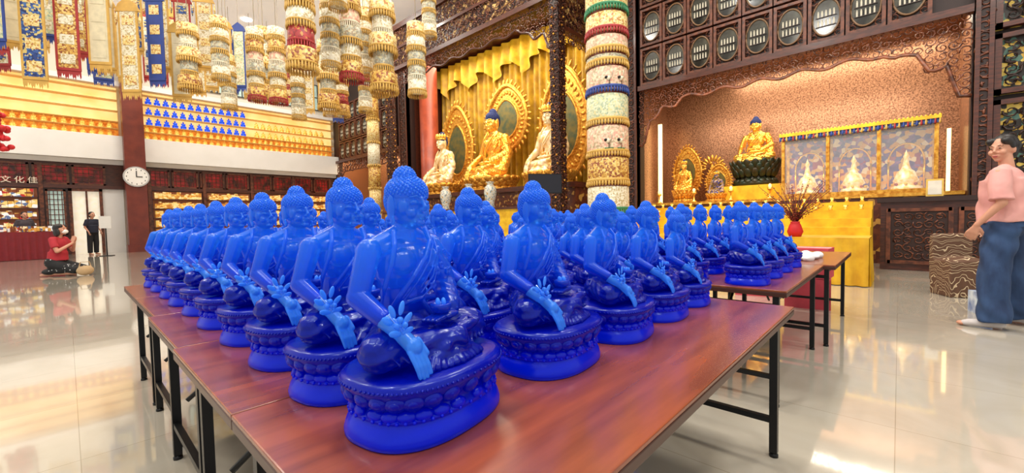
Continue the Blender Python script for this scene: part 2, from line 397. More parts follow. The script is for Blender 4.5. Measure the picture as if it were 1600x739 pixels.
def buddha_body():
    b=MB(); m=BLUE
    b.ell((0,.03,.165),(.088,.062,.055),m); b.ell((0,.038,.23),(.056,.042,.08),m); b.ell((0,.036,.305),(.070,.047,.062),m)
    b.ell((0,.040,.345),(.082,.037,.027),m); b.ell((-.031,.002,.318),(.032,.02,.027),m); b.ell((.031,.002,.318),(.032,.02,.027),m)
    b.cap((0,.036,.35),(0,.028,.405),.028,.025,m)
    b.tube([(.026*math.cos(a*.5),.033-.027*math.sin(a*.5),.388) for a in range(0,7)],.002,m,6); b.tube([(.027*math.cos(a*.5),.034-.028*math.sin(a*.5),.380) for a in range(0,7)],.002,m,6)
    b.cap((-.082,.042,.346),(-.02,.036,.374),.018,.019,m); b.cap((.082,.042,.346),(.02,.036,.374),.018,.019,m)
    b.ell((0,.02,.437),(.0385,.043,.052),m,28,18); b.ell((0,.010,.414),(.030,.034,.030),m,24,16)
    b.tube([(0,-.021,.453),(0,-.030,.436),(0,-.0345,.427)],[.003,.0042,.0058],m,8); b.ell((0,-.030,.4245),(.0088,.0055,.004),m)
    for s in(-1,1):
        b.ell((s*.0155,-.0185,.4395),(.0098,.0068,.0048),m,14,8)
        b.tube([(s*.0055,-.0225,.436),(s*.0155,-.0250,.4365),(s*.026,-.0165,.4365)],.0018,m,6)
        b.tube([(s*.004,-.0245,.447),(s*.013,-.0245,.4520),(s*.026,-.0150,.449)],.0024,m,6)
        b.ell((s*.042,.022,.428),(.0045,.012,.028),m,12,10); b.ell((s*.0415,.018,.402),(.004,.006,.009),m)
        b.ell((s*.018,-.012,.417),(.011,.011,.011),m)
        b.ell((s*.030,.0,.430),(.009,.014,.016),m)
        b.cap((s*.045,.02,.165),(s*.130,-.035,.163),.045,.035,m)
    b.ell((0,-.0245,.4140),(.0108,.0062,.0032),m,12,8); b.ell((0,-.0235,.4075),(.0085,.0062,.0034),m,12,8); b.ell((0,-.019,.397),(.010,.008,.006),m)
    b.cap((-.128,-.040,.158),(.02,-.094,.164),.033,.024,m); b.cap((.128,-.042,.158),(-.02,-.088,.153),.033,.025,m)
    b.ell((0,-.03,.150),(.133,.075,.032),m); b.ell((.055,-.088,.180),(.036,.015,.012),m); 
    for i in range(5): b.cap((.082+.001*i,-.075-.005*i,.188),(.096-.001*i,-.073-.005*i,.188),.0045,.004,m,8)
    b.ell((-.055,-.08,.170),(.034,.015,.012),m)
    b.ell((0,-.098,.138),(.06,.02,.02),m)
    for i in range(11):
        a=(i-5)/5; b.cap((a*.03,-.085,.158),(a*.070,-.124+.014*abs(a),.127),.0065,.0085,m,8)
    # robe folds over the shins as raised cords
    for s in(-1,1):
        for k in range(5):
            q=.018*k; b.tube([(s*(.150-q*.8),-.02-q*.5,.178-.002*k),(s*(.135-q),-.066-q*.25,.168),(s*(.118-q),-.082-q*.3,.144)],.0030,m,6)
    # left arm and sleeve
    b.cap((.085,.040,.343),(.114,.030,.255),.027,.029,m); b.cap((.114,.030,.255),(.062,-.040,.216),.029,.020,m)
    b.cap((.114,.034,.25),(.112,.0,.19),.024,.032,m)
    b.ell((.022,-.062,.206),(.034,.020,.009),m)
    for i in range(4): b.cap((.0,-.052-.009*i,.207),(-.034+.003*i,-.054-.009*i,.204),.0055,.0045,m,8)
    b.cap((.03,-.045,.210),(.004,-.046,.216),.006,.005,m,8)
    for k in range(5):
        b.tube([(.098+.003*k,.008,.335-.022*k),(.112,.004,.318-.026*k),(.128-.001*k,.02,.308-.026*k)],.0028,m,6)
    # right upper arm and forearm root
    b.cap((-.085,.040,.343),(-.119,.032,.256),.025,.021,m); b.cap((-.119,.032,.256),(-.112,-.030,.222),.022,.018,m)
    # robe borders
    b.tube([(.042,.014,.385),(.034,-.010,.358),(.008,-.022,.325),(-.026,-.024,.290),(-.052,-.008,.25),(-.066,.012,.215)],.0058,m,8)
    b.tube([(.050,.014,.380),(.043,-.010,.350),(.018,-.023,.315),(-.016,-.026,.280),(-.044,-.010,.24)],.003,m,6)
    for k in range(3): b.tube([(.062+.006*k,.010,.366-.008*k),(.054,-.012,.335-.016*k),(.028+.002*k,-.020,.298-.016*k),(-.004,-.018,.262-.012*k)],.0026,m,6)
    b.tube([(-.042,.014,.383),(-.055,-.002,.352),(-.068,-.006,.315),(-.079,.004,.27),(-.080,.014,.22)],.0056,m,8)
    b.tube([(-.044,-.008,.235),(0,-.012,.24),(.044,-.008,.235)],.0065,m,8)
    b.tube([(0,-.012,.24),(.012,-.022,.215),(.02,-.034,.19)],.006,m,8)
    for (fx,fy,fz) in((.060,-.003,.335),(.076,.003,.30),(.048,-.013,.29),(.101,.004,.285),(.110,.0,.25),(.03,-.016,.262),(-.10,-.069,.181),(.10,-.067,.183),(.143,-.052,.178),(-.146,-.048,.176),(.07,-.03,.2),(.125,-.058,.15),(-.125,-.06,.15)):
        for q in range(5): b.ell((fx+.006*math.cos(q*1.257),fy-.0035,fz+.006*math.sin(q*1.257)),.0042,m,7,5)
    def disp(c,n):
        x,y,z=c[:,0],c[:,1],c[:,2]
        leg=np.clip((.212-z)/.03,0,1)*np.clip((z-.122)/.01,0,1)
        d=.0014*np.sin(230*(z+.55*np.abs(x)-.25*y))*leg
        slv=((x>.06)&(z>.2)&(z<.36)).astype(float)
        d=d+.0014*np.sin(230*(z*.8+x*.9))*slv
        bk=((y>.05)&(z<.36)).astype(float)
        return d+.0012*np.sin(190*(z+x))*bk
    return remesh(b,.0021,1,m,disp)
def right_hand(m):
    b=MB()
    b.cap((-.114,-.018,.228),(-.106,-.076,.194),.0175,.0125,m)
    b.cap((-.106,-.076,.194),(-.099,-.098,.174),.0140,.0145,m); b.ell((-.099,-.098,.174),(.017,.012,.018),m)
    for i in range(4):
        x=-.112+i*.0088; l=(.004,.0,.001,.006)[i]
        b.cap((x,-.102,.168),(x+.002,-.116,.144),.0052,.0047,m,8); b.cap((x+.002,-.116,.144),(x+.004,-.121,.122+l),.0047,.0035,m,8)
    b.cap((-.084,-.092,.184),(-.080,-.110,.162),.0062,.005,m,8)
    b.tube([(-.120,-.05,.226),(-.106,-.066,.220),(-.095,-.058,.208)],.004,m,6)
    return remesh(b,.0018,1,m)
def buddha_hair(m,curls=True):
    h=MB()
    h.ell((0,.021,.461),(.0415,.0455,.036),m,24,16); h.ell((0,.032,.445),(.0385,.037,.042),m,20,14); h.ell((0,.025,.490),(.023,.024,.026),m,20,14)
    if curls:
        ga=PI*(3-math.sqrt(5))
        def scat(c,r,n,cond,cr):
            for i in range(n):
                z=1-2*(i+.5)/n; q=math.sqrt(1-z*z); a=i*ga
                p=(c[0]+r[0]*q*math.cos(a),c[1]+r[1]*q*math.sin(a),c[2]+r[2]*z)
                if cond(p): h.ell(p,cr,m,6,4)
        scat((0,.021,.461),(.0415,.0455,.036),420,lambda p:p[2]>.453 or (p[1]>.03 and p[2]>.445),.0034)
        scat((0,.032,.445),(.0385,.037,.042),400,lambda p:p[1]>.035,.0034)
        scat((0,.025,.490),(.023,.024,.026),150,lambda p:p[2]>.488,.0031)
    return h.mesh('hair')
def pedestal(m,rx=.168,ry=.128,cy=-.010,pw=.80):
    p=MB()
    def sq(a):
        ca,sa=math.cos(a),math.sin(a); return math.copysign(abs(ca)**pw,ca),math.copysign(abs(sa)**pw,sa)
    pr=[(0,0),(.955,0),(.985,.003),(.99,.012),(.965,.026),(.93,.037),(.905,.042),(.90,.045),(.93,.049),(.90,.054),(.86,.060),(.84,.067),(.86,.074),(.92,.082),(.97,.090),(1.0,.098),(1.02,.103),(1.02,.112),(.99,.118),(.93,.122),(0,.122)]
    p.lathe([(r*rx,z) for r,z in pr],(0,cy,0),m,72,1,ry/rx,pw=pw)
    n=24
    for i in range(n):
        a=2*PI*i/n; ca,sa=sq(a); na=math.atan2(sa/ry,ca/rx)
        R=Matrix.Rotation(na,3,'Z')@Matrix.Rotation(math.radians(24),3,'Y')
        p.ell((ca*rx*.935,cy+sa*ry*.935,.084),(.010,.0200,.0165),m,12,8,R)
        p.ell((ca*rx*.975,cy+sa*ry*.975,.083),(.005,.0110,.0095),m,10,6,R)
        a2=a+PI/n; c2,s2=sq(a2); na=math.atan2(s2/ry,c2/rx)
        R=Matrix.Rotation(na,3,'Z')@Matrix.Rotation(math.radians(-22),3,'Y')
        p.ell((c2*rx*.885,cy+s2*ry*.885,.058),(.008,.0185,.011),m,10,8,R)
    n=96
    for i in range(n):
        a=2*PI*i/n; c2,s2=sq(a); p.ell((c2*rx*1.022,cy+s2*ry*1.022,.1075),.0031,m,6,4)
        if i%2==0: p.ell((c2*rx*.928,cy+s2*ry*.928,.049),.0038,m,6,4)
    return p.mesh('pedestal')
BODY=buddha_body(); HAIR=buddha_hair(BLUE); PED=pedestal(BLUE); RH=right_hand(BLUEL)
sp=MB()
sp.tube([(-.104,-.094,.186),(-.114,-.076,.214),(-.124,-.062,.236)],.0028,BLUEL,6)
for (dx,dy,dz,ax) in((-.012,-.004,.252,25),(.006,-.008,.256,-18),(-.020,.0,.236,55),(.016,-.012,.236,-50),(-.014,-.012,.214,78),(.014,-.014,.214,-78)):
    sp.ell((-.116+dx,-.072+dy,dz-.01),(.0062,.003,.0135),BLUEL,10,8,Matrix.Rotation(math.radians(-ax),3,'Y'))
for q in((-.116,-.082,.226),(-.109,-.086,.216),(-.122,-.08,.216)): sp.ell(q,.0062,BLUEL,10,8)
SPRIG=sp.mesh('sprig')
bw=MB().lathe([(0,0),(.010,0),(.019,.006),(.022,.014),(.021,.020),(.018,.021),(.015,.016),(0,.012)],(.008,-.062,.212),BLUE,24)
for k in range(4): bw.ell((.008+.008*math.cos(k*1.6),-.062+.008*math.sin(k*1.6),.234),(.005,.005,.009),BLUEL,8,6)
BOWL=bw.mesh('bowl')
def blue_statue(loc):
    rt=root('buddha_statue','frosted cobalt-blue glass seated medicine buddha on a lotus pedestal','statue',loc,group='blue glass buddha statues on the tables')
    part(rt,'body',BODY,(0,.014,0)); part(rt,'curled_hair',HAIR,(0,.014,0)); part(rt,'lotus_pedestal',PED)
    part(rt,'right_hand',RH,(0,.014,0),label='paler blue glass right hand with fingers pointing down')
    part(rt,'herb_sprig',SPRIG,(0,.014,0),label='pale blue glass sprig of leaves and fruit'); part(rt,'alms_bowl',BOWL,(0,.014,0))
    return rt
R0=math.radians(9)
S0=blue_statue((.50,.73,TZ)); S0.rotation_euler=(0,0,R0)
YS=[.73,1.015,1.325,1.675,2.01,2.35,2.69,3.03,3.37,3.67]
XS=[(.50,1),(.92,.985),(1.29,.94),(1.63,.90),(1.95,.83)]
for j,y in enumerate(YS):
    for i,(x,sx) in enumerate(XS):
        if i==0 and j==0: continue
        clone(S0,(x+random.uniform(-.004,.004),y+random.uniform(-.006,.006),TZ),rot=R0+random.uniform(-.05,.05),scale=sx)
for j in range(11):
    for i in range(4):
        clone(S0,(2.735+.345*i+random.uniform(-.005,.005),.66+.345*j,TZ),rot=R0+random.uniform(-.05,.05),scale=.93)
# ------------------------------------------------------------ carved scroll work
def scroll(mb,c,R,m,ax='yz',flip=1,turns=1.4,a0=0,rr=.16,n=16):
    pts=[]
    for i in range(n):
        t=i/(n-1); a=a0+flip*t*turns*2*PI; q=R*(1-.82*t)
        u,v=q*math.cos(a),q*math.sin(a)
        pts.append((c[0],c[1]+u,c[2]+v) if ax=='yz' else (c[0]+u,c[1],c[2]+v))
    mb.tube(pts,[R*rr*(1-.5*i/(n-1)) for i in range(n)],m,5)
def scroll_fill(mb,a0,a1,z0f,z1,pl,s,m,ax='yz',dens=1.0):
    na=max(1,round((a1-a0)/s))
    for i in range(na):
        a=a0+(i+.5)*(a1-a0)/na; zb=z0f(a) if callable(z0f) else z0f
        nz=max(1,round((z1-zb)/s))
        for j in range(nz):
            z=zb+(j+.5)*(z1-zb)/nz
            c=(pl,a,z) if ax=='yz' else (a,pl,z)
            scroll(mb,c,s*.58*random.uniform(.85,1.1),m,ax,random.choice((-1,1)),random.uniform(1.1,1.5),random.uniform(0,6.3),n=13)
            if random.random()<.6:
                o=(random.uniform(-.4,.4)*s,random.uniform(-.4,.4)*s); R=Matrix.Rotation(random.uniform(0,3.1),3,'X' if ax=='yz' else 'Y')
                cc=(c[0],c[1]+o[0],c[2]+o[1]) if ax=='yz' else (c[0]+o[0],c[1],c[2]+o[1])
                mb.ell(cc,(s*.1,s*.1,s*.24),m,7,5,R)
def val(a):
    t=abs((a-2.2)/3.1); z=4.08+.05*math.cos(a*8)
    for (tt,dz) in((.62,.14),(.78,.30),(.90,.62)):
        if t>tt: z-=dz*min(1,(t-tt)/.05)
    return z
def valance(y0,y1,zf,z1,x,lab,s=.26):
    rt=root('carved_valance',lab,'wood carving',(0,0,0))
    mb=MB(); scroll_fill(mb,y0,y1,zf,z1,x,s,WOOD2); part(rt,'scrollwork',mb)
    mb=MB(); N=80; pts=[(x,y0+(y1-y0)*i/N,zf(y0+(y1-y0)*i/N)) for i in range(N+1)]; mb.tube(pts,.035,WOOD2,6); part(rt,'moulded_edge',mb)
    part(rt,'top_rail',MB().bx(x-.09,x+.09,y0,y1,z1-.03,z1+.10,WOOD))
valance(-.9,5.27,val,4.5,10.88,'dark carved rosewood valance of scrolls over the altar niche',.15)
valance(17.2,23.9,lambda a:3.95-.9*max(0,abs((a-20.6)/3.4)-.7)/.3,4.5,10.88,'dark carved rosewood valance over a glowing niche',.34)
def carved_post(y,w,x=10.85,z1=9.6,lab='carved dark rosewood pilaster with scroll relief'):
    rt=root('carved_pilaster',lab,'column',(0,0,0))
    part(rt,'shaft',MB().bx(x-.02,x+.14,y-w/2,y+w/2,0,z1,WOODD).bx(x-.06,x+.14,y-w/2,y-w/2+.06,0,z1,WOOD).bx(x-.06,x+.14,y+w/2-.06,y+w/2,0,z1,WOOD).bx(x-.1,x+.14,y-w/2-.02,y+w/2+.02,0,.4,WOOD))
    mb=MB(); scroll_fill(mb,y-w/2+.07,y+w/2-.07,.5,z1-.1,x-.03,.2,WOOD2); part(rt,'scrollwork',mb)
carved_post(5.57,.5); carved_post(-1.03,.22); carved_post(16.85,.6)
LATB=mat('gold_foliage_backing',(190,150,50),.4,kind='voronoi',scale=16,const=True,emit=.15,stops=[(30,22,14),(40,26,16),(190,150,54),(30,22,14),(70,104,90),(216,184,84)])
for (y0,y1) in((-2.15,-1.15),(-3.3,-2.25)):
    for (z0,z1) in((1.45,2.9),(3.0,4.0),(4.1,5.6),(5.7,7.2),(7.3,9.0)):
        rt=root('lattice_screen','dark wood screen panel with gold foliage behind fretwork','screen',(0,0,0),group='fretwork wall screens')
        part(rt,'backing',MB().bx(10.93,11,y0,y1,z0,z1,LATB))
        mb=MB(); scroll_fill(mb,y0+.1,y1-.1,z0+.1,z1-.1,10.88,.2,WOODD)
        part(rt,'fretwork',mb)
        part(rt,'frame',MB().bx(10.82,10.95,y0,y1,z0,z0+.08,WOOD).bx(10.82,10.95,y0,y1,z1-.08,z1,WOOD).bx(10.82,10.95,y0,y0+.08,z0,z1,WOOD).bx(10.82,10.95,y1-.08,y1,z0,z1,WOOD))
# ------------------------------------------------------------ medallion cabinets
DG=mat('cabinet_glass_dark',(84,84,76),.12,c2=(36,36,34),scale=3)
RIM=mat('bronze_round_rim',(128,96,66),.35)
FIG=mat('ivory_tablets',(200,194,174),.5,emit=.05)
def cell_proto(w,h):
    rt=root('medallion_cabinet','rosewood wall cabinet with a round glass window and small ivory tablets','cabinet',(0,0,0),group='medallion cabinets above the altar')
    t=.06
    mb=MB().bx(-.04,0,-w/2,w/2,-h/2,h/2,WOODD).bx(-.14,-.04,-w/2,w/2,-h/2,-h/2+t,WOOD2).bx(-.14,-.04,-w/2,w/2,h/2-t,h/2,WOOD2).bx(-.14,-.04,-w/2,-w/2+t,-h/2,h/2,WOOD2).bx(-.14,-.04,w/2-t,w/2,-h/2,h/2,WOOD2)
    for sy in(-1,1):
        for sz in(-1,1):
            scroll(mb,(-.1,sy*w*.35,sz*h*.37),.08,WOOD2,'yz',sy*sz,1.1,random.uniform(0,6),.22,9); scroll(mb,(-.1,sy*w*.37,sz*h*.27),.05,WOOD2,'yz',-sy*sz,1.0,random.uniform(0,6),.22,8)
    part(rt,'frame',mb)
    N=28; ry,rz=w*.39,h*.38; mb=MB()
    mb.add([(-.07,0,0)]+[(-.07,ry*math.cos(2*PI*i/N),rz*math.sin(2*PI*i/N)) for i in range(N)],[(0,1+(i+1)%N,1+i) for i in range(N)],DG,False)
    part(rt,'glass_pane',mb)
    part(rt,'round_rim',MB().tube([(-.08,ry*math.cos(2*PI*i/N),rz*math.sin(2*PI*i/N)) for i in range(N+1)],.02,RIM,6))
    mb=MB()
    for rw in range(2):
        z=-rz*.45+rw*rz*.5
        mb.bx(-.09,-.08,-ry*.75,ry*.75,z-.015,z,WOODD)
        for k in range(5):
            y=(-2+k)*ry*.28; mb.bx(-.09,-.078,y-.014,y+.014,z,z+rz*.26,FIG); mb.ell((-.084,y,z+rz*.3),(.008,.014,.02),FIG,6,5)
    part(rt,'tablets',mb,kind='stuff')
    return rt
cp=cell_proto(.60,.98)
cells=[]
for i in range(10):
    for k in range(3): cells.append((4.88-.625*i+.03,5.1+1.03*k))
for i in range(9):
    for k in range(3): cells.append((17.9+.66*i,5.1+1.03*k))
cells=[c for c in cells if c[0]>-.65]
cp.location=(10.98,cells[0][0],cells[0][1])
for (y,z) in cells[1:]: clone(cp,(10.98,y,z))
# ------------------------------------------------------------ brocade materials
def broc(name,cols,scale=9,emit=.04,vec=None): return mat(name,cols[0],.5,kind='voronoi',scale=scale,const=True,stops=cols,emit=emit,vec=vec)
B_Y=broc('brocade_yellow',[(214,190,120),(222,204,146),(196,160,80),(216,194,128),(170,110,60),(224,208,160)],34)
B_W=broc('brocade_ivory',[(212,204,178),(224,218,196),(196,184,150),(216,208,186),(176,156,110)],34)
B_R=broc('brocade_red',[(150,32,34),(170,46,42),(126,22,28),(184,130,60),(150,34,36)],30)
B_B=broc('brocade_blue',[(34,58,120),(50,82,146),(24,40,90),(200,180,110),(60,100,160)],26)
B_P=broc('brocade_pink',[(214,170,142),(218,182,156),(206,150,128),(216,198,164),(170,150,116)],26)
B_S=broc('brocade_silver',[(160,158,138),(176,174,156),(136,134,116),(190,178,140),(150,130,100)],34)
B_O=broc('brocade_gold',[(190,144,60),(206,166,80),(156,106,40),(214,186,110),(130,60,34)],30)
B_T=broc('brocade_sage',[(176,184,150),(196,200,166),(206,194,140),(150,164,138),(214,208,174)],30)
FR_G=mat('green_fringe',(40,120,76),.6); FR_B=mat('blue_fringe',(40,64,140),.6); FR_O=mat('gold_fringe',(206,162,76),.5); FR_R=mat('red_fringe',(160,40,40),.6); FR_W=mat('ivory_fringe',(222,212,184),.6)
def fringe(mb,r,z,h,m,n=30,c=(0,0)):
    for i in range(n):
        a=2*PI*i/n; x,y=c[0]+r*math.cos(a),c[1]+r*math.sin(a)
        mb.tube([(x,y,z),(x,y,z-h*.7),(x,y,z-h)],[.4*PI*r/n,.8*PI*r/n,.15*PI*r/n],m,5)
# prayer column
rt=root('brocade_wrapped_column','tall round column wrapped in tiers of embroidered brocade with fringes','column',(8.0,4.6,0))
part(rt,'pillar',MB().lathe([(.5,0),(.5,.15),(.4,.25),(.4,9.6)],(0,0,0),REDC,32))
bands=[(9.6,8.6,B_Y,FR_R),(8.6,7.6,B_P,FR_G),(7.6,6.6,B_S,FR_B),(6.6,5.25,B_Y,FR_G),(5.25,4.79,B_Y,FR_R),(4.79,4.4,B_P,FR_O),(4.4,4.15,B_S,FR_O),(4.15,3.6,B_P,FR_B),(3.6,2.95,B_T,FR_O),(2.95,2.3,B_P,FR_O),(2.3,1.7,B_O,FR_O),(1.7,1.1,B_W,FR_G),(1.1,.3,B_Y,FR_R)]
for (za,zb,bm,fm) in bands:
    part(rt,'brocade_tier',MB().lathe([(.425,zb+.06),(.435,zb+.12),(.43,za-.02),(.41,za)],(0,0,0),bm,40,wob=lambda a,z:.012*math.sin(16*a)))
    mb=MB().lathe([(.45,zb+.10),(.455,zb+.15),(.44,zb+.17)],(0,0,0),fm,40); fringe(mb,.445,zb+.12,.11,fm,44); part(rt,'fringe',mb)
for (zc,a0) in((2.62,-2.55),(2.62,-1.95),(3.88,-2.5),(3.88,-1.9)):
    mb=MB(); P=lambda a,z:(.446*math.cos(a),.446*math.sin(a),z)
    mb.tube([P(a0,zc),P(a0+.08,zc+.03),P(a0+.13,zc+.10),P(a0+.10,zc+.17)],.012,FR_W,6); mb.ell(P(a0-.05,zc),(.03,.05,.05),FR_W,8,6); mb.ell(P(a0-.15,zc+.02),(.02,.04,.03),BLACK,8,6)
    mb.tube([P(a0,zc-.03),P(a0,zc-.15)],.006,BLACK,5); mb.tube([P(a0-.2,zc-.15),P(a0+.2,zc-.15)],.012,FR_G,5)
    part(rt,'embroidered_crane',mb)
rt=root('gold_banner_column','slim ceiling-hung column of gold brocade tiers','banner',(9.4,17.0,0))
part(rt,'core',MB().lathe([(.2,0),(.2,9.6)],(0,0,0),REDC,20))
for k in range(9):
    z=9.5-k*1.0; part(rt,'brocade_tier',MB().lathe([(.27,z-.95),(.25,z)],(0,0,0),[B_O,B_Y,B_W][k%3],24)); mb=MB(); fringe(mb,.27,z-.9,.13,FR_O,20); part(rt,'fringe',mb)
# ------------------------------------------------------------ main altar portico
GILT=mat('gilded_fret_backing',(60,30,18),.45,kind='voronoi',scale=9,const=True,stops=[(44,20,14),(70,34,20),(44,20,14),(140,100,50),(50,24,16),(206,170,104)])
def portico():
    for y in(7.0,15.7):
        rt=root('carved_column','square carved rosewood portico column with gold accents','column',(9.5,y,0))
        part(rt,'shaft',MB().bx(-.15,.15,-.15,.15,0,8.8,WOODD).bx(-.26,.26,-.26,.26,0,.5,WOOD))
        mb=MB()
        for ax,pl in(('yz',-.17),('xz',-.17)): scroll_fill(mb,-.15,.15,.6,8.7,pl,.16,WOOD2,ax)
        part(rt,'scrollwork',mb)
        mb=MB()
        for k in range(34): mb.ell((-.18,random.uniform(-.1,.1),.7+k*.235),.03,GOLDM,6,5); mb.ell((random.uniform(-.1,.1),-.18,.7+k*.235),.03,GOLDM,6,5)
        part(rt,'gold_accents',mb,kind='stuff')
    rt=root('carved_canopy','large carved rosewood altar canopy with gilded scroll panels','wood carving',(0,0,0))
    part(rt,'front_beam',MB().bx(9.42,9.6,7.0,15.7,7.25,8.8,GILT).bx(9.3,9.6,6.8,15.9,8.7,8.9,WOOD).bx(9.34,9.6,6.9,15.8,7.15,7.3,WOOD).bx(9.34,9.6,6.9,15.8,7.95,8.05,WOOD))
    mb=MB(); scroll_fill(mb,7.2,15.5,7.32,7.95,9.37,.21,WOOD2); scroll_fill(mb,7.2,15.5,8.05,8.7,9.37,.21,WOOD2); part(rt,'scrollwork',mb)
    mb=MB()
    def zf(a):
        t=abs((a-11.35)/4.35); z=6.68+.06*math.cos(a*6)
        for (tt,dz) in((.66,.16),(.78,.25),(.90,.5)):
            if t>tt: z-=dz*min(1,(t-tt)/.04)
        return z
    scroll_fill(mb,7.15,15.55,zf,7.15,9.45,.19,WOOD2)
    mb.tube([(9.45,7.15+8.4*i/90,zf(7.15+8.4*i/90)) for i in range(91)],.035,WOOD,6); part(rt,'hanging_valance',mb)
    part(rt,'side_beam',MB().bx(9.6,11,6.93,7.07,6.4,8.8,GILT).bx(9.6,11,6.88,7.12,6.3,6.42,WOOD))
    mb=MB(); scroll_fill(mb,9.7,10.95,5.95,8.6,6.9,.2,WOOD2,'xz'); part(rt,'scrollwork',mb)
portico()
column('red_column','round orange-red column beside the altar curtain',11.6,15.9,.42,mat('orange_red_lacquer',(170,74,46),.4,c2=(144,58,38),scale=3))
def curtain(x,y0,y1,z0,z1,m,lab,k=5.0,amp=.09,dag=0):
    mb=MB(); n=int((y1-y0)*28); nz=8; vs=[];fs=[]
    for j in range(nz+1):
        for i in range(n+1):
            y=y0+(y1-y0)*i/n; t=j/nz; zb=z0+(dag*abs(math.sin((y-y0)*PI/1.6)) if dag else 0)
            vs.append((x+amp*math.sin(y*k*2*PI/1.6+.4*math.sin(y*3))*(.5+.5*t)+.03*math.sin(y*9+t*3),y,z1+(zb-z1)*t))
    for j in range(nz):
        for i in range(n): a=j*(n+1)+i; fs.append((a,a+1,a+n+2,a+n+1))
    mb.add(vs,fs,m); return single('curtain',mb,lab,'curtain')
curtain(12.75,6.0,11.2,2.0,8.2,CURT,'pleated golden-yellow altar curtain',5,.16); curtain(12.75,11.2,16.4,2.0,8.2,CURT,'pleated golden-yellow altar curtain',5,.16)
curtain(12.45,6.0,16.4,6.7,8.2,mat('bright_gold_curtain',(222,178,36),.5,c2=(190,142,20),scale=4,emit=.03),'bright yellow swagged curtain pelmet',3.2,.16,.7)
ALT=mat('altar_wood_gold',(120,66,34),.4,kind='voronoi',scale=12,const=True,stops=[(84,40,24),(96,48,26),(170,126,60),(72,32,20),(92,44,26)])
rt=root('main_altar','tiered altar platform of dark wood and gold','altar',(0,0,0))
part(rt,'platform',MB().bx(10.0,12.3,6.8,15.3,0,1.95,ALT)); part(rt,'platform_top',MB().bx(9.9,12.3,6.75,15.35,1.95,2.1,WOOD))
rt=root('offering_table','long offering table covered in yellow cloth before the altar','table',(0,0,0))
part(rt,'cloth_body',MB().bx(8.7,9.15,7.9,15,0,1.35,YEL)); part(rt,'tabletop',MB().bx(8.65,9.2,7.8,15.1,1.35,1.42,WOOD))
HB=mat('dark_blue_hair',(26,46,110),.5)
def swap(me,m):
    c=me.copy(); c.materials.clear(); c.materials.append(m); return c
GB=swap(BODY,GOLD); HB_M=buddha_hair(HB); RHG=swap(RH,GOLD)
WG=mat('white_gold_enamel',(244,226,190),.35,metal=.2,c2=(220,172,88),scale=26,kind='noise',emit=.06)
GB2=swap(BODY,WG); RHW=swap(RH,WG)
def lotus(mb,rx,ry,h,m,n=18,rows=3):
    mb.lathe([(0,0),(rx*.9,0),(rx*.95,h*.12),(rx*.7,h*.3),(rx*.72,h*.4),(rx*.95,h*.9),(rx*.9,h),(0,h)],(0,0,0),m,40,1,ry/rx)
    for r_ in range(rows):
        for i in range(n):
            a=2*PI*(i+.5*(r_%2))/n; z=h*(.5+.18*r_); k=.86+.06*r_
            mb.ell((rx*k*math.cos(a),ry*k*math.sin(a),z),(rx*.07,rx*.16,h*.22),m,8,6,Matrix.Rotation(a,3,'Z')@Matrix.Rotation(.4,3,'Y'))
    for i in range(n):
        a=2*PI*i/n; mb.ell((rx*.84*math.cos(a),ry*.84*math.sin(a),h*.2),(rx*.07,rx*.15,h*.12),m,8,6,Matrix.Rotation(a,3,'Z')@Matrix.Rotation(-.6,3,'Y'))
def mandorla(rw,rh,m1,m2,y0=0):
    mb=MB(); N=48
    def pt(a,s): 
        k=1+.16*max(0,math.sin(a))**6
        return (y0,rw*s*math.cos(a),rh*s*math.sin(a)*k)
    vs=[(y0,0,0)]+[pt(2*PI*i/N,.98) for i in range(N)]
    mb.add(vs,[(0,1+i,1+(i+1)%N) for i in range(N)],m1,False)
    vs=[(y0-.02,0,0)]+[(y0-.02,)+pt(2*PI*i/N,.56)[1:] for i in range(N)]
    mb.add(vs,[(0,1+i,1+(i+1)%N) for i in range(N)],m2,False)
    mb.tube([pt(2*PI*i/N,1.0) for i in range(N+1)],rw*.09,m1,7); mb.tube([pt(2*PI*i/N,.6) for i in range(N+1)],rw*.05,m1,6)
    for i in range(36):
        a=2*PI*(i+.5)/36; p=pt(a,.8); mb.ell(p,(.05,rw*.09,rw*.06),m1,8,6,Matrix.Rotation(a,3,'X'))
        p=pt(a,1.1); R=Matrix.Rotation(a-PI/2+.3,3,'X'); mb.ell(p,(.04,rw*.055,rw*.13),m1,7,6,R)
    return mb
MINN=mat('mandorla_field',(120,104,50),.45,metal=.4,c2=(70,84,60),scale=5)
def gold_buddha(loc,sc,bm,hm,lab,th_,mand=None,crown=False,lm=GOLDM,hand_m=None):
    rt=root('golden_buddha_statue',lab,'statue',loc,rot=-PI/2)
    sx,sz=sc; zz=th_-.125*sz
    for nm,me in(('body',bm),('curled_hair',HB_M),('right_hand',hand_m or RHG)):
        o=part(rt,nm,me,(0,0,zz)); o.scale=(sx,sx,sz)
    mb=MB(); lotus(mb,.19*sx,.14*sx,th_,lm); part(rt,'lotus_throne',mb)
    if crown:
        mb=MB(); zc=zz+.478*sz
        for i in range(7):
            a=-PI/2+(i-3)*.5; mb.ell((.045*sx*math.cos(a),.02*sx+.045*sx*math.sin(a),zc),(.012*sx,.012*sx,.022*sz),GOLD,8,6)
        mb.tube([(.046*sx*math.cos(-PI/2+(i-8)*.22),.02*sx+.048*sx*math.sin(-PI/2+(i-8)*.22),zc-.018*sz) for i in range(17)],.006*sx,GOLD,6)
        part(rt,'crown',mb)
    if mand:
        rw,rh,zc,back=mand
        part(rt,'halo',mandorla(rw,rh,GOLDM,MINN),(0,back,zc),rot=PI/2)
    return rt
gold_buddha((10.9,11.15,2.1),(6.0,6.6),GB,HB_M,'large golden seated buddha with dark blue curled hair and round halo',.5,(1.05,1.15,2.75,.85))
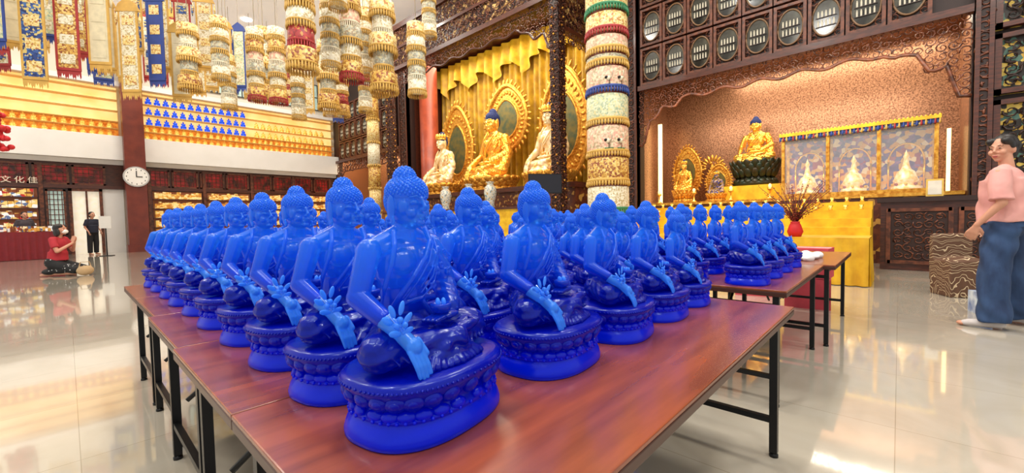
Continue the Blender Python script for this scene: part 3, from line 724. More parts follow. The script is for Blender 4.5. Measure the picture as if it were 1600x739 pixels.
gold_buddha((10.75,8.35,2.1),(4.9,5.8),GB2,HB_M,'white and gold enamelled seated deity with tall oval halo',.45,(1.0,1.75,2.0,.9),True,hand_m=RHW)
gold_buddha((10.75,14.0,2.1),(4.9,5.6),GB2,HB_M,'white and gold enamelled seated deity with tall oval halo',.45,(1.0,1.65,1.9,.9),True,hand_m=RHW)
PORC=mat('porcelain_painted',(236,236,230),.25,kind='voronoi',scale=22,const=True,stops=[(206,204,190),(214,210,200),(110,140,156),(210,206,192),(190,150,80),(204,202,190)],coat=.3)
vm=MB().lathe([(0,0),(.2,0),(.22,.05),(.18,.14),(.26,.35),(.32,.6),(.28,.8),(.17,.9),(.16,.96),(.22,1.02),(.2,1.02),(.14,.96),(0,.94)],(0,0,0),PORC,28).mesh('vase')
for y in(9.2,10.2,11.4,13.7):
    single('porcelain_vase',vm,'white porcelain vase painted with pale blue and gold motifs','vase',(8.93,y,1.42),scale=(.62,.62,.78),group='porcelain vases on the main altar')
rt=root('television','flat black television screen on a stand','television',(7.4,5.85,0),rot=math.radians(-35))
part(rt,'screen',MB().box((0,0,1.84),(.78,.04,.44),BLACK).box((0,-.022,1.84),(.74,.005,.40),mat('tv_glass',(14,12,26),.1))); part(rt,'stand',MB().tube([(0,.05,1.7),(0,.05,0.02)],.03,BLACK,8).box((0,.05,.02),(.5,.4,.04),BLACK))
# ------------------------------------------------------------ right altar
rt=root('side_altar','long altar base of bronze and dark wood inside the niche','altar',(0,0,0))
part(rt,'body',MB().bx(11.3,12.7,-.85,5.2,0,1.35,ALT)); part(rt,'top',MB().bx(11.27,12.7,-.88,5.24,1.35,1.42,GOLDM))
gold_buddha((12.1,2.72,1.785),(2.9,2.95),GB,HB_M,'golden seated buddha with blue hair on a dark green lotus throne',.62,None,False,mat('dark_green_lotus',(30,48,34),.35,metal=.3,c2=(56,46,24),scale=8))
single('statue_plinth',MB().bx(-.5,.5,-.75,.75,0,.36,YEL),'yellow block plinth under the seated buddha','plinth',(12.1,2.72,1.42))
gold_buddha((11.9,4.45,1.42),(1.6,2.2),GB,HB_M,'small golden deity with a flame halo',.35,(.38,.62,.85,.3),True)
BE=mat('blue_enamel',(30,44,130),.35,metal=.3,c2=(190,150,60),scale=30)
gold_buddha((11.6,3.5,1.42),(1.3,1.5),swap(BODY,BE),HB_M,'small dark blue deity figure with golden flame halo',.2,(.30,.40,.5,.2),True,hand_m=swap(RH,BE))
mb=MB(); 
for i in range(11):
    a=math.radians(-10+20*i); mb.ell((0,.25*math.cos(a),.35+.25*math.sin(a)),(.02,.04,.10),GOLDM,8,6,Matrix.Rotation(a-PI/2,3,'X'))
mb.cap((0,0,.1),(0,0,.4),.06,.04,GOLDM); mb.ell((0,.03,.46),.045,GOLDM); mb.lathe([(.12,0),(.12,.04),(.03,.08),(.03,.14)],(0,0,0),GOLDM,16)
single('gilded_ornament',mb,'gilded fan-tailed ornament on a slim pedestal','ornament',(12.4,3.85,2.05))
single('ornament_pedestal',MB().lathe([(.2,0),(.2,.05),(.12,.1),(.12,.55),(.2,.6),(.2,.63)],(0,0,0),GOLDM,20),'slim gilded pedestal under the fan-tailed ornament','pedestal',(12.4,3.85,1.42))
single('light_strip',MB().bx(-.03,.03,-.05,.05,0,2.3,GLOW),'vertical warm white light strip on the niche side','light',(11.9,5.12,1.42),group='niche light strips')
single('light_strip',MB().bx(-.02,.02,-.03,.03,0,1.3,GLOW),'vertical warm white light strip on the niche side','light',(12.3,-.72,1.42),group='niche light strips')
GL=mat('clear_glass',(240,245,245),.05,alpha=.12)
TAP=broc('tapestry_purple_gold',[(96,64,124),(196,150,90),(70,52,110),(206,140,60),(214,190,150),(140,50,84),(64,60,120),(120,80,130)],13,.3)
rt=root('reliquary_cabinet','gold-framed glass cabinet with three bays and embroidered backdrops','cabinet',(0,0,0))
part(rt,'backdrop',MB().bx(11.95,12.0,-.48,1.95,1.5,2.72,TAP))
part(rt,'base',MB().bx(11.3,12.0,-.53,2.0,1.42,1.5,GOLDM)); 
for y in(-.50,.32,1.15,1.97):
    part(rt,'post',MB().bx(11.3,11.36,y-.03,y+.03,1.5,2.8,GOLDM)); part(rt,'post',MB().bx(11.9,11.94,y-.03,y+.03,1.5,2.72,GOLDM))
part(rt,'roof',MB().bx(11.28,12.0,-.54,2.02,2.72,2.84,B_B))
for k in range(3):
    part(rt,'glass_pane',MB().bx(11.31,11.32,-.47+.82*k,.29+.82*k,1.5,2.72,GL))
    # halo arch medallion behind each stupa
    yc=-.09+.82*k; mb=MB(); mb.tube([(11.92,yc+.27*math.cos(PI*i/14),2.1+.36*math.sin(PI*i/14)) for i in range(15)],.018,GOLD,6)
    mb.tube([(11.92,yc-.27,1.5),(11.92,yc-.27,2.1)],.018,GOLD,6); mb.tube([(11.92,yc+.27,1.5),(11.92,yc+.27,2.1)],.018,GOLD,6); part(rt,'gold_arch',mb)
mb=MB().bx(11.25,11.28,-.56,2.04,2.80,2.86,YEL)
for k in range(42):
    y=-.54+k*.0625; mb.ell((11.27,y,2.86),(.02,.022,.03),YEL,7,5); mb.tube([(11.26,y,2.80),(11.26,y,2.72),(11.26,y,2.69)],[.012,.02,.004],[FR_O,FR_R,FR_B][k%3],5)
part(rt,'tassel_valance',mb)
STL=mat('lit_white_gold',(255,236,190),.3,metal=.3,c2=(236,180,80),scale=12,emit=.5)
st=MB().lathe([(0,0),(.22,0),(.22,.05),(.16,.08),(.16,.14),(.2,.17),(.17,.24),(.13,.36),(.08,.4),(.06,.46),(.03,.62),(.05,.66),(.01,.76),(0,.8)],(0,0,0),STL,20)
for i in range(8): st.ell((.2*math.cos(i*.785),.2*math.sin(i*.785),.1),.03,[YEL,FR_R][i%2],8,6)
st=st.mesh('stupa')
for k in range(3): single('golden_stupa',st,'small golden stupa reliquary on a stepped base','stupa',(11.62,-.09+.82*k,1.5),group='stupas in the glass cabinet')
# candle lamps and bowls in front of the small figures
lm=MB().lathe([(0,0),(.07,0),(.07,.02),(.02,.05),(.02,.18),(.06,.22),(.06,.26),(0,.26)],(0,0,0),GOLD,16).ell((0,0,.31),(.035,.035,.05),mat('lamp_flame_glass',(255,214,130),.3,emit=2.5),10,8).mesh('lamp')
for y in(4.95,4.0,3.1,2.25): single('butter_lamp',lm,'small golden lamp with a warm glass globe','lamp',(11.42,y,1.42),group='golden lamps along the side altar')
rt=root('carved_counter','dark carved rosewood counter cabinet with fretwork doors','cabinet',(0,0,0))
part(rt,'body',MB().bx(10.2,10.70,-1.6,.25,0,1.22,WOOD)); part(rt,'top',MB().bx(10.12,10.72,-1.65,.3,1.22,1.3,WOODD))
for y in(-1.15,-.25):
    mb=MB().bx(10.17,10.2,y-.4,y+.4,.15,1.1,WOODD).bx(10.14,10.2,y-.4,y+.4,.12,.18,WOOD2).bx(10.14,10.2,y-.4,y+.4,1.05,1.11,WOOD2).bx(10.14,10.2,y-.42,y-.36,.12,1.11,WOOD2).bx(10.14,10.2,y+.36,y+.42,.12,1.11,WOOD2)
    scroll_fill(mb,y-.33,y+.33,.2,1.03,10.16,.13,WOOD2); part(rt,'door',mb)
single('small_sign',MB().box((0,0,.16),(.03,.22,.3),mat('sign_gold_paper',(230,190,90),.5)).box((-.018,0,.16),(.005,.17,.24),CREAM),'small framed notice on the counter','sign',(10.4,-.45,1.3))
rt=root('offering_steps','stepped offering stand covered in bright yellow cloth','altar',(0,0,0))
for k in range(5):
    part(rt,'step',MB().bx(8.9+.25*k,10.15,.35,5.0,.0 if k==0 else .65+.15*(k-1),.65+.15*k,YEL))
cupm=MB().lathe([(0,0),(.03,0),(.035,.02),(.02,.035),(.045,.09),(.04,.09),(0,.04)],(0,0,0),GOLD,10).mesh('cup')
for k in(3,4):
    for j in range(20): single('offering_cup',cupm,'small golden offering cup on yellow steps','cup',(9.0+.25*k,.5+.22*j,.65+.15*k),group='golden offering cups on the steps')
def cloth_table(x0,x1,y0,y1,z,m,lab,name='draped_table'):
    rt=root(name,lab,'table',(0,0,0))
    part(rt,'top',MB().bx(x0,x1,y0,y1,z-.02,z,m)); mb=MB()
    def side(ax,a0,a1,pl):
        n=int(abs(a1-a0)*30); vs=[];fs=[]
        for j in(0,1):
            for i in range(n+1):
                a=a0+(a1-a0)*i/n; o=.03*math.sin(a*40)*j*1.0+.006
                sgn=pl[1]
                vs.append((pl[0]+sgn*o,a,z-.01-j*(z-.02)) if ax=='y' else (a,pl[0]+sgn*o,z-.01-j*(z-.02)))
        for i in range(n): fs.append((i,i+1,n+2+i,n+1+i))
        mb.add(vs,fs,m)
    side('y',y0,y1,(x0,-1)); side('y',y0,y1,(x1,1)); side('x',x0,x1,(y0,-1)); side('x',x0,x1,(y1,1))
    part(rt,'skirt',mb)
    return rt
cloth_table(7.6,8.5,.3,4.0,.69,mat('yellow_table_cloth',(230,182,34),.45,c2=(202,148,18),scale=4),'table draped to the floor in pleated yellow cloth')
mb=MB(); BR=mat('red_berries',(150,30,24),.4); TW=mat('twig_brown',(90,40,26),.6)
rt=root('berry_branch_vase','vase of bare twigs covered in red berries','plant',(7.85,1.2,.69))
part(rt,'vase',MB().lathe([(0,0),(.08,0),(.11,.08),(.08,.18),(.06,.22),(.07,.24),(.05,.22),(0,.2)],(0,0,0),RED,20))
for k in range(60):
    a=random.uniform(0,6.28); q=random.uniform(.08,.5); h=random.uniform(.3,.75)
    p=[(0,0,.2),(q*.3*math.cos(a),q*.3*math.sin(a),.2+h*.4),(q*math.cos(a),q*math.sin(a),.12+h)]
    mb.tube(p,[.006,.005,.003],TW,4)
    for i in range(9):
        t=i/8; mb.ell((q*t*math.cos(a)+random.uniform(-.01,.01),q*t*math.sin(a)+random.uniform(-.01,.01),.2+(h-.08)*t+.02),.009,BR,5,4)
part(rt,'branches',mb,kind='stuff')
mb=MB()
for k in range(9): mb.ell((random.uniform(-.2,.2),random.uniform(-.1,.1),.022),(random.uniform(.06,.12),random.uniform(.04,.08),.022+random.uniform(0,.02)),WHITE,12,8)
single('white_cloth',remesh(mb,.008,3,mat('white_cotton',(240,240,240),.8)),'crumpled white cloth lying on the table','cloth',(4.45,.60,TZ+.001))
PK=mat('pink_cardboard',(206,70,84),.6)
for (x,y,z,rz) in((5.72,.75,0,.1),(5.74,.75,.335,-.05),(6.2,1.4,0,.2)):
    single('cardboard_box',MB().box((0,0,.165),(.36,.42,.33),PK).box((0,0,.331),(.05,.42,.003),CREAM),'pink-red cardboard box stacked beside the tables','box',(x,y,z),rz,group='pink cardboard boxes')
SW=mat('brown_cream_swirl',(84,56,38),.8,kind='rings',scale=4,dist=14,detail=2,stops=[(92,62,44),(92,62,44),(88,58,40),(196,174,140),(90,60,42)],const=True)
rt=root('covered_chair','chair under a brown and cream swirl-patterned cover','chair',(7.5,-.56,0),rot=math.radians(-65))
c=MB().box((0,.0,.22),(.40,.40,.44),SW).box((0,.18,.45),(.40,.08,.56),SW).cap((-.16,.18,.72),(.16,.18,.72),.045,.045,SW).ell((0,-.02,.43),(.19,.19,.06),SW)
part(rt,'fabric_cover',remesh(c,.014,5,SW,lambda c,n:.008*np.sin(26*np.arctan2(c[:,1],c[:,0]))*np.clip((.45-c[:,2])/.4,0,1)))
single('water_carton',MB().box((0,0,.11),(.16,.12,.22),mat('pack_blue_white',(200,214,226),.3,c2=(40,90,160),scale=9)).lathe([(.03,.22),(.02,.24),(.02,.27),(0,.27)],(0,0,0),WHITE,12),'small blue and white water carton on the floor','carton',(6.35,-.62,0),.3)
# ------------------------------------------------------------ hanging canopies
def canopy(nm,r,tiers,lab,top):
    rt=root('hanging_canopy',lab,'banner',(0,0,0),group='cylindrical brocade canopies hanging from the ceiling')
    z=0
    for i,(h,k,bm,fm) in enumerate(tiers):
        rr=r*k
        part(rt,'brocade_tier',MB().lathe([(rr*.98,z+h*.3),(rr,z+h*.35),(rr*.97,z+h*.95),(rr*.8,z+h),(0,z+h)],(0,0,0),bm,28,wob=lambda a,zz:.02*math.sin(12*a)))
        mb=MB().lathe([(rr*1.04,z+h*.32),(rr*1.05,z+h*.40),(rr*.98,z+h*.43)],(0,0,0),fm,28); fringe(mb,rr*1.0,z+h*.36,h*.36,fm,30)
        part(rt,'tassel_fringe',mb); z+=h*.86
    part(rt,'hanging_cord',MB().tube([(0,0,z),(0,0,top)],.008,CORD,5))
    return rt
def place(kind,x,y,z,s=1,ry=0):
    r_,tiers,lab=CK[kind]; c=canopy(kind,r_*s,[(h*s,k,a,b) for (h,k,a,b) in tiers],lab,9.6-z); c.location=(x,y,z); c.rotation_euler=(0,0,random.uniform(0,6))
CK={
 'a':(.24,[(.42,1.05,B_O,FR_O),(.42,.9,B_R,FR_R),(.36,.95,B_W,FR_O),(.4,.96,B_O,FR_O),(.36,.9,B_B,FR_B),(.4,.9,B_Y,FR_O),(.4,.9,B_W,FR_O)],'tall brocade canopy in red, blue, ivory and gold tiers'),
 'b':(.22,[(.4,1.05,B_O,FR_R),(.4,.9,B_W,FR_O),(.4,1.05,B_S,FR_O),(.4,.9,B_P,FR_W),(.4,1,B_O,FR_O),(.4,1,B_W,FR_O)],'brocade canopy with gold and ivory fringed tiers'),
 'c':(.19,[(.34,1,B_W,FR_O),(.34,.95,B_S,FR_W),(.34,.95,B_S,FR_O),(.34,1,B_W,FR_O),(.34,.95,B_Y,FR_O)],'slender ivory and silver brocade canopy'),
 'd':(.27,[(.45,1.1,B_O,FR_O),(.5,.8,B_S,FR_O),(.45,1.1,B_Y,FR_O),(.45,.8,B_W,FR_W),(.4,1,B_Y,FR_O)],'broad gold and ivory parasol-shaped canopy'),
}
for (k,x,y,z,s) in (('a',2.8,7.3,3.55,.95),('c',3.55,7.9,3.95,.9),('b',3.95,7.9,3.8,.95),('d',4.45,7.55,3.6,.9),('c',4.85,7.0,3.5,.95),('b',3.0,10.4,3.75,.75),
    ('b',3.6,10.9,3.9,.85),('c',4.2,11.3,3.7,.9),('d',4.85,11.0,4.0,.9),('c',2.3,10.2,4.0,.85),('a',1.2,8.6,5.0,.75),('d',.65,8.2,5.2,.75),('c',5.3,12.0,4.1,.9),('a',5.95,12.6,4.3,.9),
    ('c',5.45,10.2,3.9,.9),('d',3.9,12.8,4.4,1),('c',5.4,7.3,4.9,.8),('c',3.2,6.7,4.9,.8),('d',6.2,10.8,4.6,.9),('c',2.9,12.2,3.9,.9),('d',2.2,12.6,4.3,.8),('c',3.35,7.1,4.7,.8),('c',4.5,8.4,4.2,.9),('b',5.0,9.2,4.3,.9)):
    place(k,x,y,z,s)
# ------------------------------------------------------------ flat banners
def banner(w,h,main,edge,acc,lab):
    rt=root('hanging_banner',lab,'banner',(0,0,0),group='flat prayer banners hanging from the ceiling')
    part(rt,'panel',MB().box((0,0,-h/2),(w*.8,.02,h),main))
    for i in range(4):
        z=-h*(.12+.25*i); part(rt,'embroidered_patch',MB().box((0,-.013,z),(w*.55,.008,h*.12),acc))
    part(rt,'border',MB().box((-w*.42,0,-h/2),(w*.09,.028,h),edge).box((w*.42,0,-h/2),(w*.09,.028,h),edge).box((0,0,-h),(w*.93,.03,.06),edge))
    part(rt,'crown',MB().add([(-w*.6,-.02,-.02),(w*.6,-.02,-.02),(w*.42,-.02,.16),(0,-.02,.30),(-w*.42,-.02,.16),(-w*.6,.02,-.02),(w*.6,.02,-.02),(w*.42,.02,.16),(0,.02,.30),(-w*.42,.02,.16)],
      [(4,3,2,1,0),(5,6,7,8,9),(0,1,6,5),(1,2,7,6),(2,3,8,7),(3,4,9,8),(4,0,5,9)],edge,False))
    vs=[];fs=[]; n=20
    for i in range(n+1):
        x=(-.46+.92*i/n)*w; vs+=[(x,0,-h-.02),(x,0,-h-(.20 if i%2 else .12)-.04*math.sin(i))]
    for i in range(n): fs.append((2*i,2*i+2,2*i+3,2*i+1))
    part(rt,'fringe',MB().add(vs,fs,edge,False))
    for s in(-1,1): part(rt,'tassel',MB().tube([(s*w*.58,0,-.02),(s*w*.58,0,-.22),(s*w*.58,0,-.34)],[.006,.028,.01],acc,6))
    return rt
IV=mat('ivory_silk',(214,202,168),.6)
BANS=[banner(.46,1.85,B_W,FR_O,B_Y,'ivory and gold brocade prayer banner'),banner(.44,1.9,B_B,FR_O,B_Y,'blue brocade prayer banner with gold patches'),
 banner(.44,1.7,B_O,FR_R,B_W,'gold brocade prayer banner with red edging'),banner(.42,1.9,B_T,FR_B,B_W,'sage and ivory embroidered prayer banner'),
 banner(.42,1.8,B_W,FR_R,B_B,'ivory prayer banner with red edging and blue patches'),banner(.46,1.6,IV,FR_O,IV,'plain ivory silk banner with gold edge'),
 banner(.42,1.9,mat('royal_blue_silk',(30,60,140),.6),FR_B,B_Y,'royal blue silk prayer banner'),banner(.42,1.7,B_R,FR_O,B_Y,'dark red brocade prayer banner')]
seq=[0,5,3,1,2,5,0,6,5,4,7,0,5,3,2,5,1,0,4]; used=set(); cnt=0
for (y,xa,xb,dx,zt) in((13.4,-1.8,2.4,.5,6.5),(15.0,-2.2,3.6,.52,7.3),(17.0,-2.2,6.6,.6,7.6),(19.4,-1.8,9.4,.72,8.4)):
    x=xa
    while x<xb:
        b=BANS[seq[cnt%len(seq)]]; z=zt+random.uniform(-.5,.4); r_=random.uniform(-.35,.35)+math.radians(-25)
        if b.name in used: o=clone(b,(x,y+random.uniform(-.3,.3),z),r_)
        else: b.location=(x,y,z); b.rotation_euler=(0,0,r_); used.add(b.name); o=b
        if y>18: o.scale=(1.3,1.3,1.15)
        x+=dx; cnt+=1
for b in [o for o in bpy.data.objects if o.name.startswith('hanging_banner')]:
    z=b.location.z; part(b,'hanging_cord',MB().tube([(0,0,.28),(0,0,(9.6-z)/b.scale.z)],.007,CORD,4))
mb=MB()
for (dx,dy) in((0,0),(.25,.1),(.5,-.05)):
    for k in range(44): mb.ell((dx,dy,9.5-k*.095),.03,WHITE,6,5)
    mb.tube([(dx,dy,9.6),(dx,dy,5.4)],.006,CORD,4)
single('bead_strings',mb,'strings of white beads hanging from the ceiling','ornament',(5.0,5.0,0),kind='stuff')
mb=MB()
for k in range(60): mb.ell((random.gauss(0,.06),random.gauss(0,.06),random.uniform(-.3,.2)),.04,RED,7,5)
mb.tube([(0,0,.1),(0,0,7.1)],.008,CORD,5)
single('red_blossom_ornament',mb,'cluster of bright red blossoms hanging on a cord','ornament',(-.62,9.4,2.5))
# small statues on balcony shelves
def mini(m):
    b=MB(); b.lathe([(0,0),(.13,0),(.14,.03),(.11,.05),(.13,.08),(0,.08)],(0,0,0),m,12,1,.75)
    b.ell((0,-.02,.12),(.13,.09,.05),m,10,6); b.ell((0,.01,.2),(.065,.05,.1),m,10,7); b.ell((0,.01,.315),(.035,.035,.042),m,8,6); b.ell((0,.01,.355),(.018,.018,.02),m,6,5)
    for s in(-1,1): b.cap((s*.07,.01,.26),(s*.05,-.06,.15),.022,.018,m,7)
    return b.mesh('mini')
MB_=mat('small_blue_glass',(20,80,230),.3,emit=.4); mg=mini(mat('small_gilt',(246,196,90),.35,metal=.4,emit=.3)); mbm=mini(MB_)
def minis(me,lab,grp,pts,s=1):
    for (x,y,z) in pts: single('small_buddha_figure',me,lab,'statue',(x,y,z),scale=s,group=grp)
minis(mbm,'small cobalt-blue seated buddha figure','small blue buddhas on balcony shelves',[(2.7+.30*i,YW-.25,z) for z in(5.5,5.95,6.4) for i in range(13)],.95)
minis(mg,'small gilded seated buddha figure','small gilded buddhas on balcony shelves',[(-3+.26*i,YW-.3,4.87) for i in range(18)]+[(2.6+.26*i,YW-.3,4.87) for i in range(31)]+[(-3+.26*i,YW-.3,5.2) for i in range(18)]+[(2.6+.26*i,YW-.3,5.2) for i in range(31)],.78)
minis(mg,'small gilded seated buddha figure','small gilded buddhas on balcony shelves',[(6.9+.3*i,YW-.25,z) for z in(5.5,5.95) for i in range(12)],.9)
rt=root('wall_clock','round white wall clock with dark hands','clock',(2.1,YW-1.1,3.15))
part(rt,'case',MB().tube([(0,0,0),(0,-.06,0)],.42,mat('clock_rim',(190,190,190),.3),32,smooth=False))
mb=MB().tube([(0,-.06,0),(0,-.07,0)],.37,WHITE,32,smooth=False)
for i in range(12): a=i*PI/6; mb.box((.31*math.sin(a),-.070,.31*math.cos(a)),(.025,.01,.05),BLACK)
part(rt,'dial',mb)
part(rt,'hour_hand',MB().box((.09,-.08,.0),(.2,.01,.03),BLACK)); part(rt,'minute_hand',MB().box((0,-.09,.11),(.03,.01,.26),BLACK))
cloth_table(-2.0,-.1,21.6,22.3,.95,mat('maroon_cloth',(130,20,34),.6),'counter draped in dark red cloth with goods on top')
mb=MB()
for k in range(26): mb.box((-1.85+.066*k,random.uniform(21.75,22.15),.955+.1),(.06,.12,.2+random.uniform(-.05,.0)),GOODS)
single('counter_goods',mb,'assorted small packets and leaflets on the counter','goods',kind='stuff')
rt=root('notice_stand','white notice board on a slim black stand','sign',(1.0,21.5,0),rot=math.radians(-20))
part(rt,'pole',MB().tube([(0,0,0.02),(0,0,1.1)],.02,BLACK,8).box((0,0,.01),(.35,.3,.02),BLACK)); part(rt,'board',MB().box((0,-.03,1.25),(.34,.02,.45),WHITE))
# signage lettering over the shop front
for (t,x) in(('文',-1.45),('化',-1.12),('佳',-.79)):
    cu=bpy.data.curves.new('tmpc','FONT'); cu.body=t; cu.size=.27; cu.extrude=.01; cu.align_x='CENTER'
    o=bpy.data.objects.new('tmpo',cu); COL.objects.link(o); bpy.context.view_layer.update()
    me=bpy.data.meshes.new_from_object(o.evaluated_get(bpy.context.evaluated_depsgraph_get())); bpy.data.objects.remove(o)
    me.materials.clear(); me.materials.append(mat('cream_letter',(230,214,190),.5,emit=.2))
    o=single('sign_character',me,'pale Chinese character on the shop fascia','sign',(x,YW-.2,2.83),group='shop sign characters'); o.rotation_euler=(PI/2,0,0)
# ------------------------------------------------------------ people
SKIN=mat('skin',(206,152,124),.55,c2=(196,138,112),scale=6); HAIRM=mat('black_hair',(20,16,16),.45,c2=(34,26,24),scale=30,vec=(8,8,1))
def hand(mb,w,d,n,m,s=1,curl=.5,ts=1):
    w=Vector(w);d=Vector(d).normalized();n=Vector(n).normalized();sd=d.cross(n).normalized()*ts
    for k in(-1,0,1): mb.cap(w,w+d*.075*s+sd*k*.025*s,.018*s,.013*s,m,8)
    for i,(o,l) in enumerate(((.033,.066),(.011,.075),(-.011,.070),(-.032,.055))):
        a=w+d*.08*s+sd*o*s; b=a+(d*math.cos(curl*.5)+n*math.sin(curl*.5))*l*.55*s; c=b+(d*math.cos(curl*1.3)+n*math.sin(curl*1.3))*l*.5*s
        mb.cap(a,b,.0088*s,.008*s,m,8); mb.cap(b,c,.008*s,.0068*s,m,8)
    a=w+d*.025*s+sd*.025*s; b=a+(d*.7+sd*.6+n*.3).normalized()*.042*s; c=b+(d*.9+sd*.15+n*.4).normalized()*.03*s
    mb.cap(a,b,.0125*s,.010*s,m,8); mb.cap(b,c,.010*s,.008*s,m,8)
def head(mb,m):
    mb.ell((0,.008,.02),(.076,.095,.098),m,24,16); mb.ell((0,-.022,-.045),(.056,.066,.068),m,20,14); mb.ell((0,-.062,-.098),(.022,.018,.016),m)
    mb.tube([(0,-.088,.02),(0,-.100,-.012),(0,-.108,-.03)],[.008,.010,.013],m,8); mb.ell((.012,-.094,-.034),.008,m); mb.ell((-.012,-.094,-.034),.008,m)
    mb.ell((0,-.086,-.062),(.024,.010,.007),m); mb.ell((0,-.084,-.073),(.020,.010,.007),m)
    for s in(-1,1):
        mb.ell((s*.078,.012,-.012),(.010,.020,.033),m,12,10); mb.ell((s*.03,-.083,.028),(.024,.010,.008),m); mb.ell((s*.04,-.065,-.03),(.024,.024,.026),m)
        mb.ell((s*.031,-.078,.004),(.016,.011,.010),m)
def face_bits(M_):
    e=MB(); e.M=M_
    EY=mat('dark_eye',(30,20,18),.2); 
    for s in(-1,1):
        e.ell((s*.031,-.0875,.005),(.010,.003,.0045),EY,10,6); e.tube([(s*.018,-.0935,.027),(s*.034,-.0915,.032),(s*.050,-.079,.027)],.0022,HAIRM,5)
    l=MB(); l.M=M_; l.ell((0,-.094,-.064),(.022,.004,.0055),mat('lips',(176,86,80),.4),10,6); l.ell((0,-.092,-.072),(.018,.004,.0055),mat('lips',(176,86,80),.4),10,6)
    return e,l
def woman_standing():
    rt=root('person','person in pink T-shirt and wide blue jeans, dark hair in bun','person',(5.74,-.69,0),rot=math.radians(163),scale=(1.10,1.10,1.0))
    m=SKIN; b=MB()
    HM=Matrix.Translation((.0,-.02,1.59))@Matrix.Rotation(math.radians(72),4,'Z')@Matrix.Diagonal((.86,.86,.98,1))
    b.M=HM; head(b,m); b.M=None
    b.cap((0,.01,1.40),(0,-.005,1.54),.046,.041,m)
    b.ell((0,0,1.28),(.15,.09,.15),m); b.ell((0,0,1.05),(.13,.09,.16),m); b.ell((0,.01,.93),(.16,.11,.12),m); b.cap((-.15,0,1.38),(.15,0,1.38),.05,.05,m)
    FT=((1,.20,-.02),(-1,.17,.05))
    for s,fx,fy in FT:
        b.cap((s*.09,0,.9),(s*(fx-.04),fy*.5-.02,.49),.085,.058,m); b.cap((s*(fx-.04),fy*.5-.02,.49),(s*fx,fy+.03,.09),.055,.035,m)
        b.cap((s*fx,fy+.04,.045),(s*(fx+.02),fy-.13,.03),.036,.028,m)
        b.ell((s*(fx+.02),fy-.155,.024),(.038,.035,.02),m)
    for s,el,wr in((1,(.235,.03,1.11),(.235,-.10,.92)),(-1,(-.25,.04,1.10),(-.22,-.12,.93))):
        b.cap((s*.18,0,1.375),el,.041,.033,m); b.cap(el,wr,.032,.022,m)
        hand(b,wr,(-.1*s,-.35,-.9),(-s,0,.1),m,1,.5,s)
    part(rt,'body',remesh(b,.0065,2,m))
    t=MB(); PM=mat('pink_cotton',(220,162,154),.85,c2=(206,144,138),scale=5)
    t.ell((0,0,1.29),(.175,.112,.15),PM); t.tube([(0,.0,1.32),(0,.005,1.15),(0,.01,.94)],[.145,.15,.172],PM,22)
    t.cap((-.15,.0,1.375),(.15,.0,1.375),.056,.056,PM); t.cap((-.05,.0,1.41),(.05,0,1.41),.045,.045,PM)
    for s in(-1,1): t.tube([(s*.15,0,1.39),(s*.198,.01,1.26),(s*.223,.02,1.13)],[.062,.066,.074],PM,16)
    def tf(c,n):
        z,x,y=c[:,2],c[:,0],c[:,1]; w=np.clip((1.36-z)/.25,0,1)
        return (.006*np.sin(34*(z+.9*x-.4*y)+2*np.sin(9*x))+.004*np.sin(19*(z-1.3*x)))*w
    part(rt,'t_shirt',remesh(t,.009,3,PM,tf))
    j=MB(); JM=mat('blue_denim',(42,68,106),.85,c2=(28,48,82),scale=14,vec=(1,1,.4))
    j.ell((0,.015,.92),(.175,.125,.12),JM); j.tube([(0,.01,.9),(0,.01,1.0)],[.165,.155],JM,20)
    for s,fx,fy in FT: j.tube([(s*.085,.01,.93),(s*(.06+fx*.3),fy*.2,.72),(s*(fx-.035),fy*.5-.01,.48),(s*fx,fy+.02,.06)],[.105,.10,.088,.098],JM,18)
    part(rt,'jeans',remesh(j,.010,2,JM,lambda c,n:.006*np.sin(24*(c[:,2]*1.3+c[:,0]+c[:,1]*1.5)+2*np.sin(7*c[:,2]))))
    h=MB(); h.M=HM
    h.ell((0,.032,.048),(.088,.098,.094),HAIRM,24,16); h.ell((0,.06,-.015),(.080,.064,.095),HAIRM); h.ell((0,.145,.035),(.055,.05,.06),HAIRM)
    for s in(-1,1): h.ell((s*.055,-.035,.07),(.038,.06,.038),HAIRM); h.ell((s*.078,.0,.03),(.014,.03,.035),HAIRM)
    part(rt,'hair',remesh(h,.008,2,HAIRM))
    e,l=face_bits(HM); part(rt,'eyes',e); part(rt,'lips',l)
    SM=mat('pale_sock',(200,192,190),.8)
    for s,fx,fy in FT:
        s_=MB(); s_.cap((s*fx,fy+.045,.05),(s*(fx+.022),fy-.11,.035),.040,.034,SM); s_.ell((s*(fx+.022),fy-.13,.03),(.038,.036,.028),SM)
        part(rt,'sock',remesh(s_,.009,2,SM))
woman_standing()
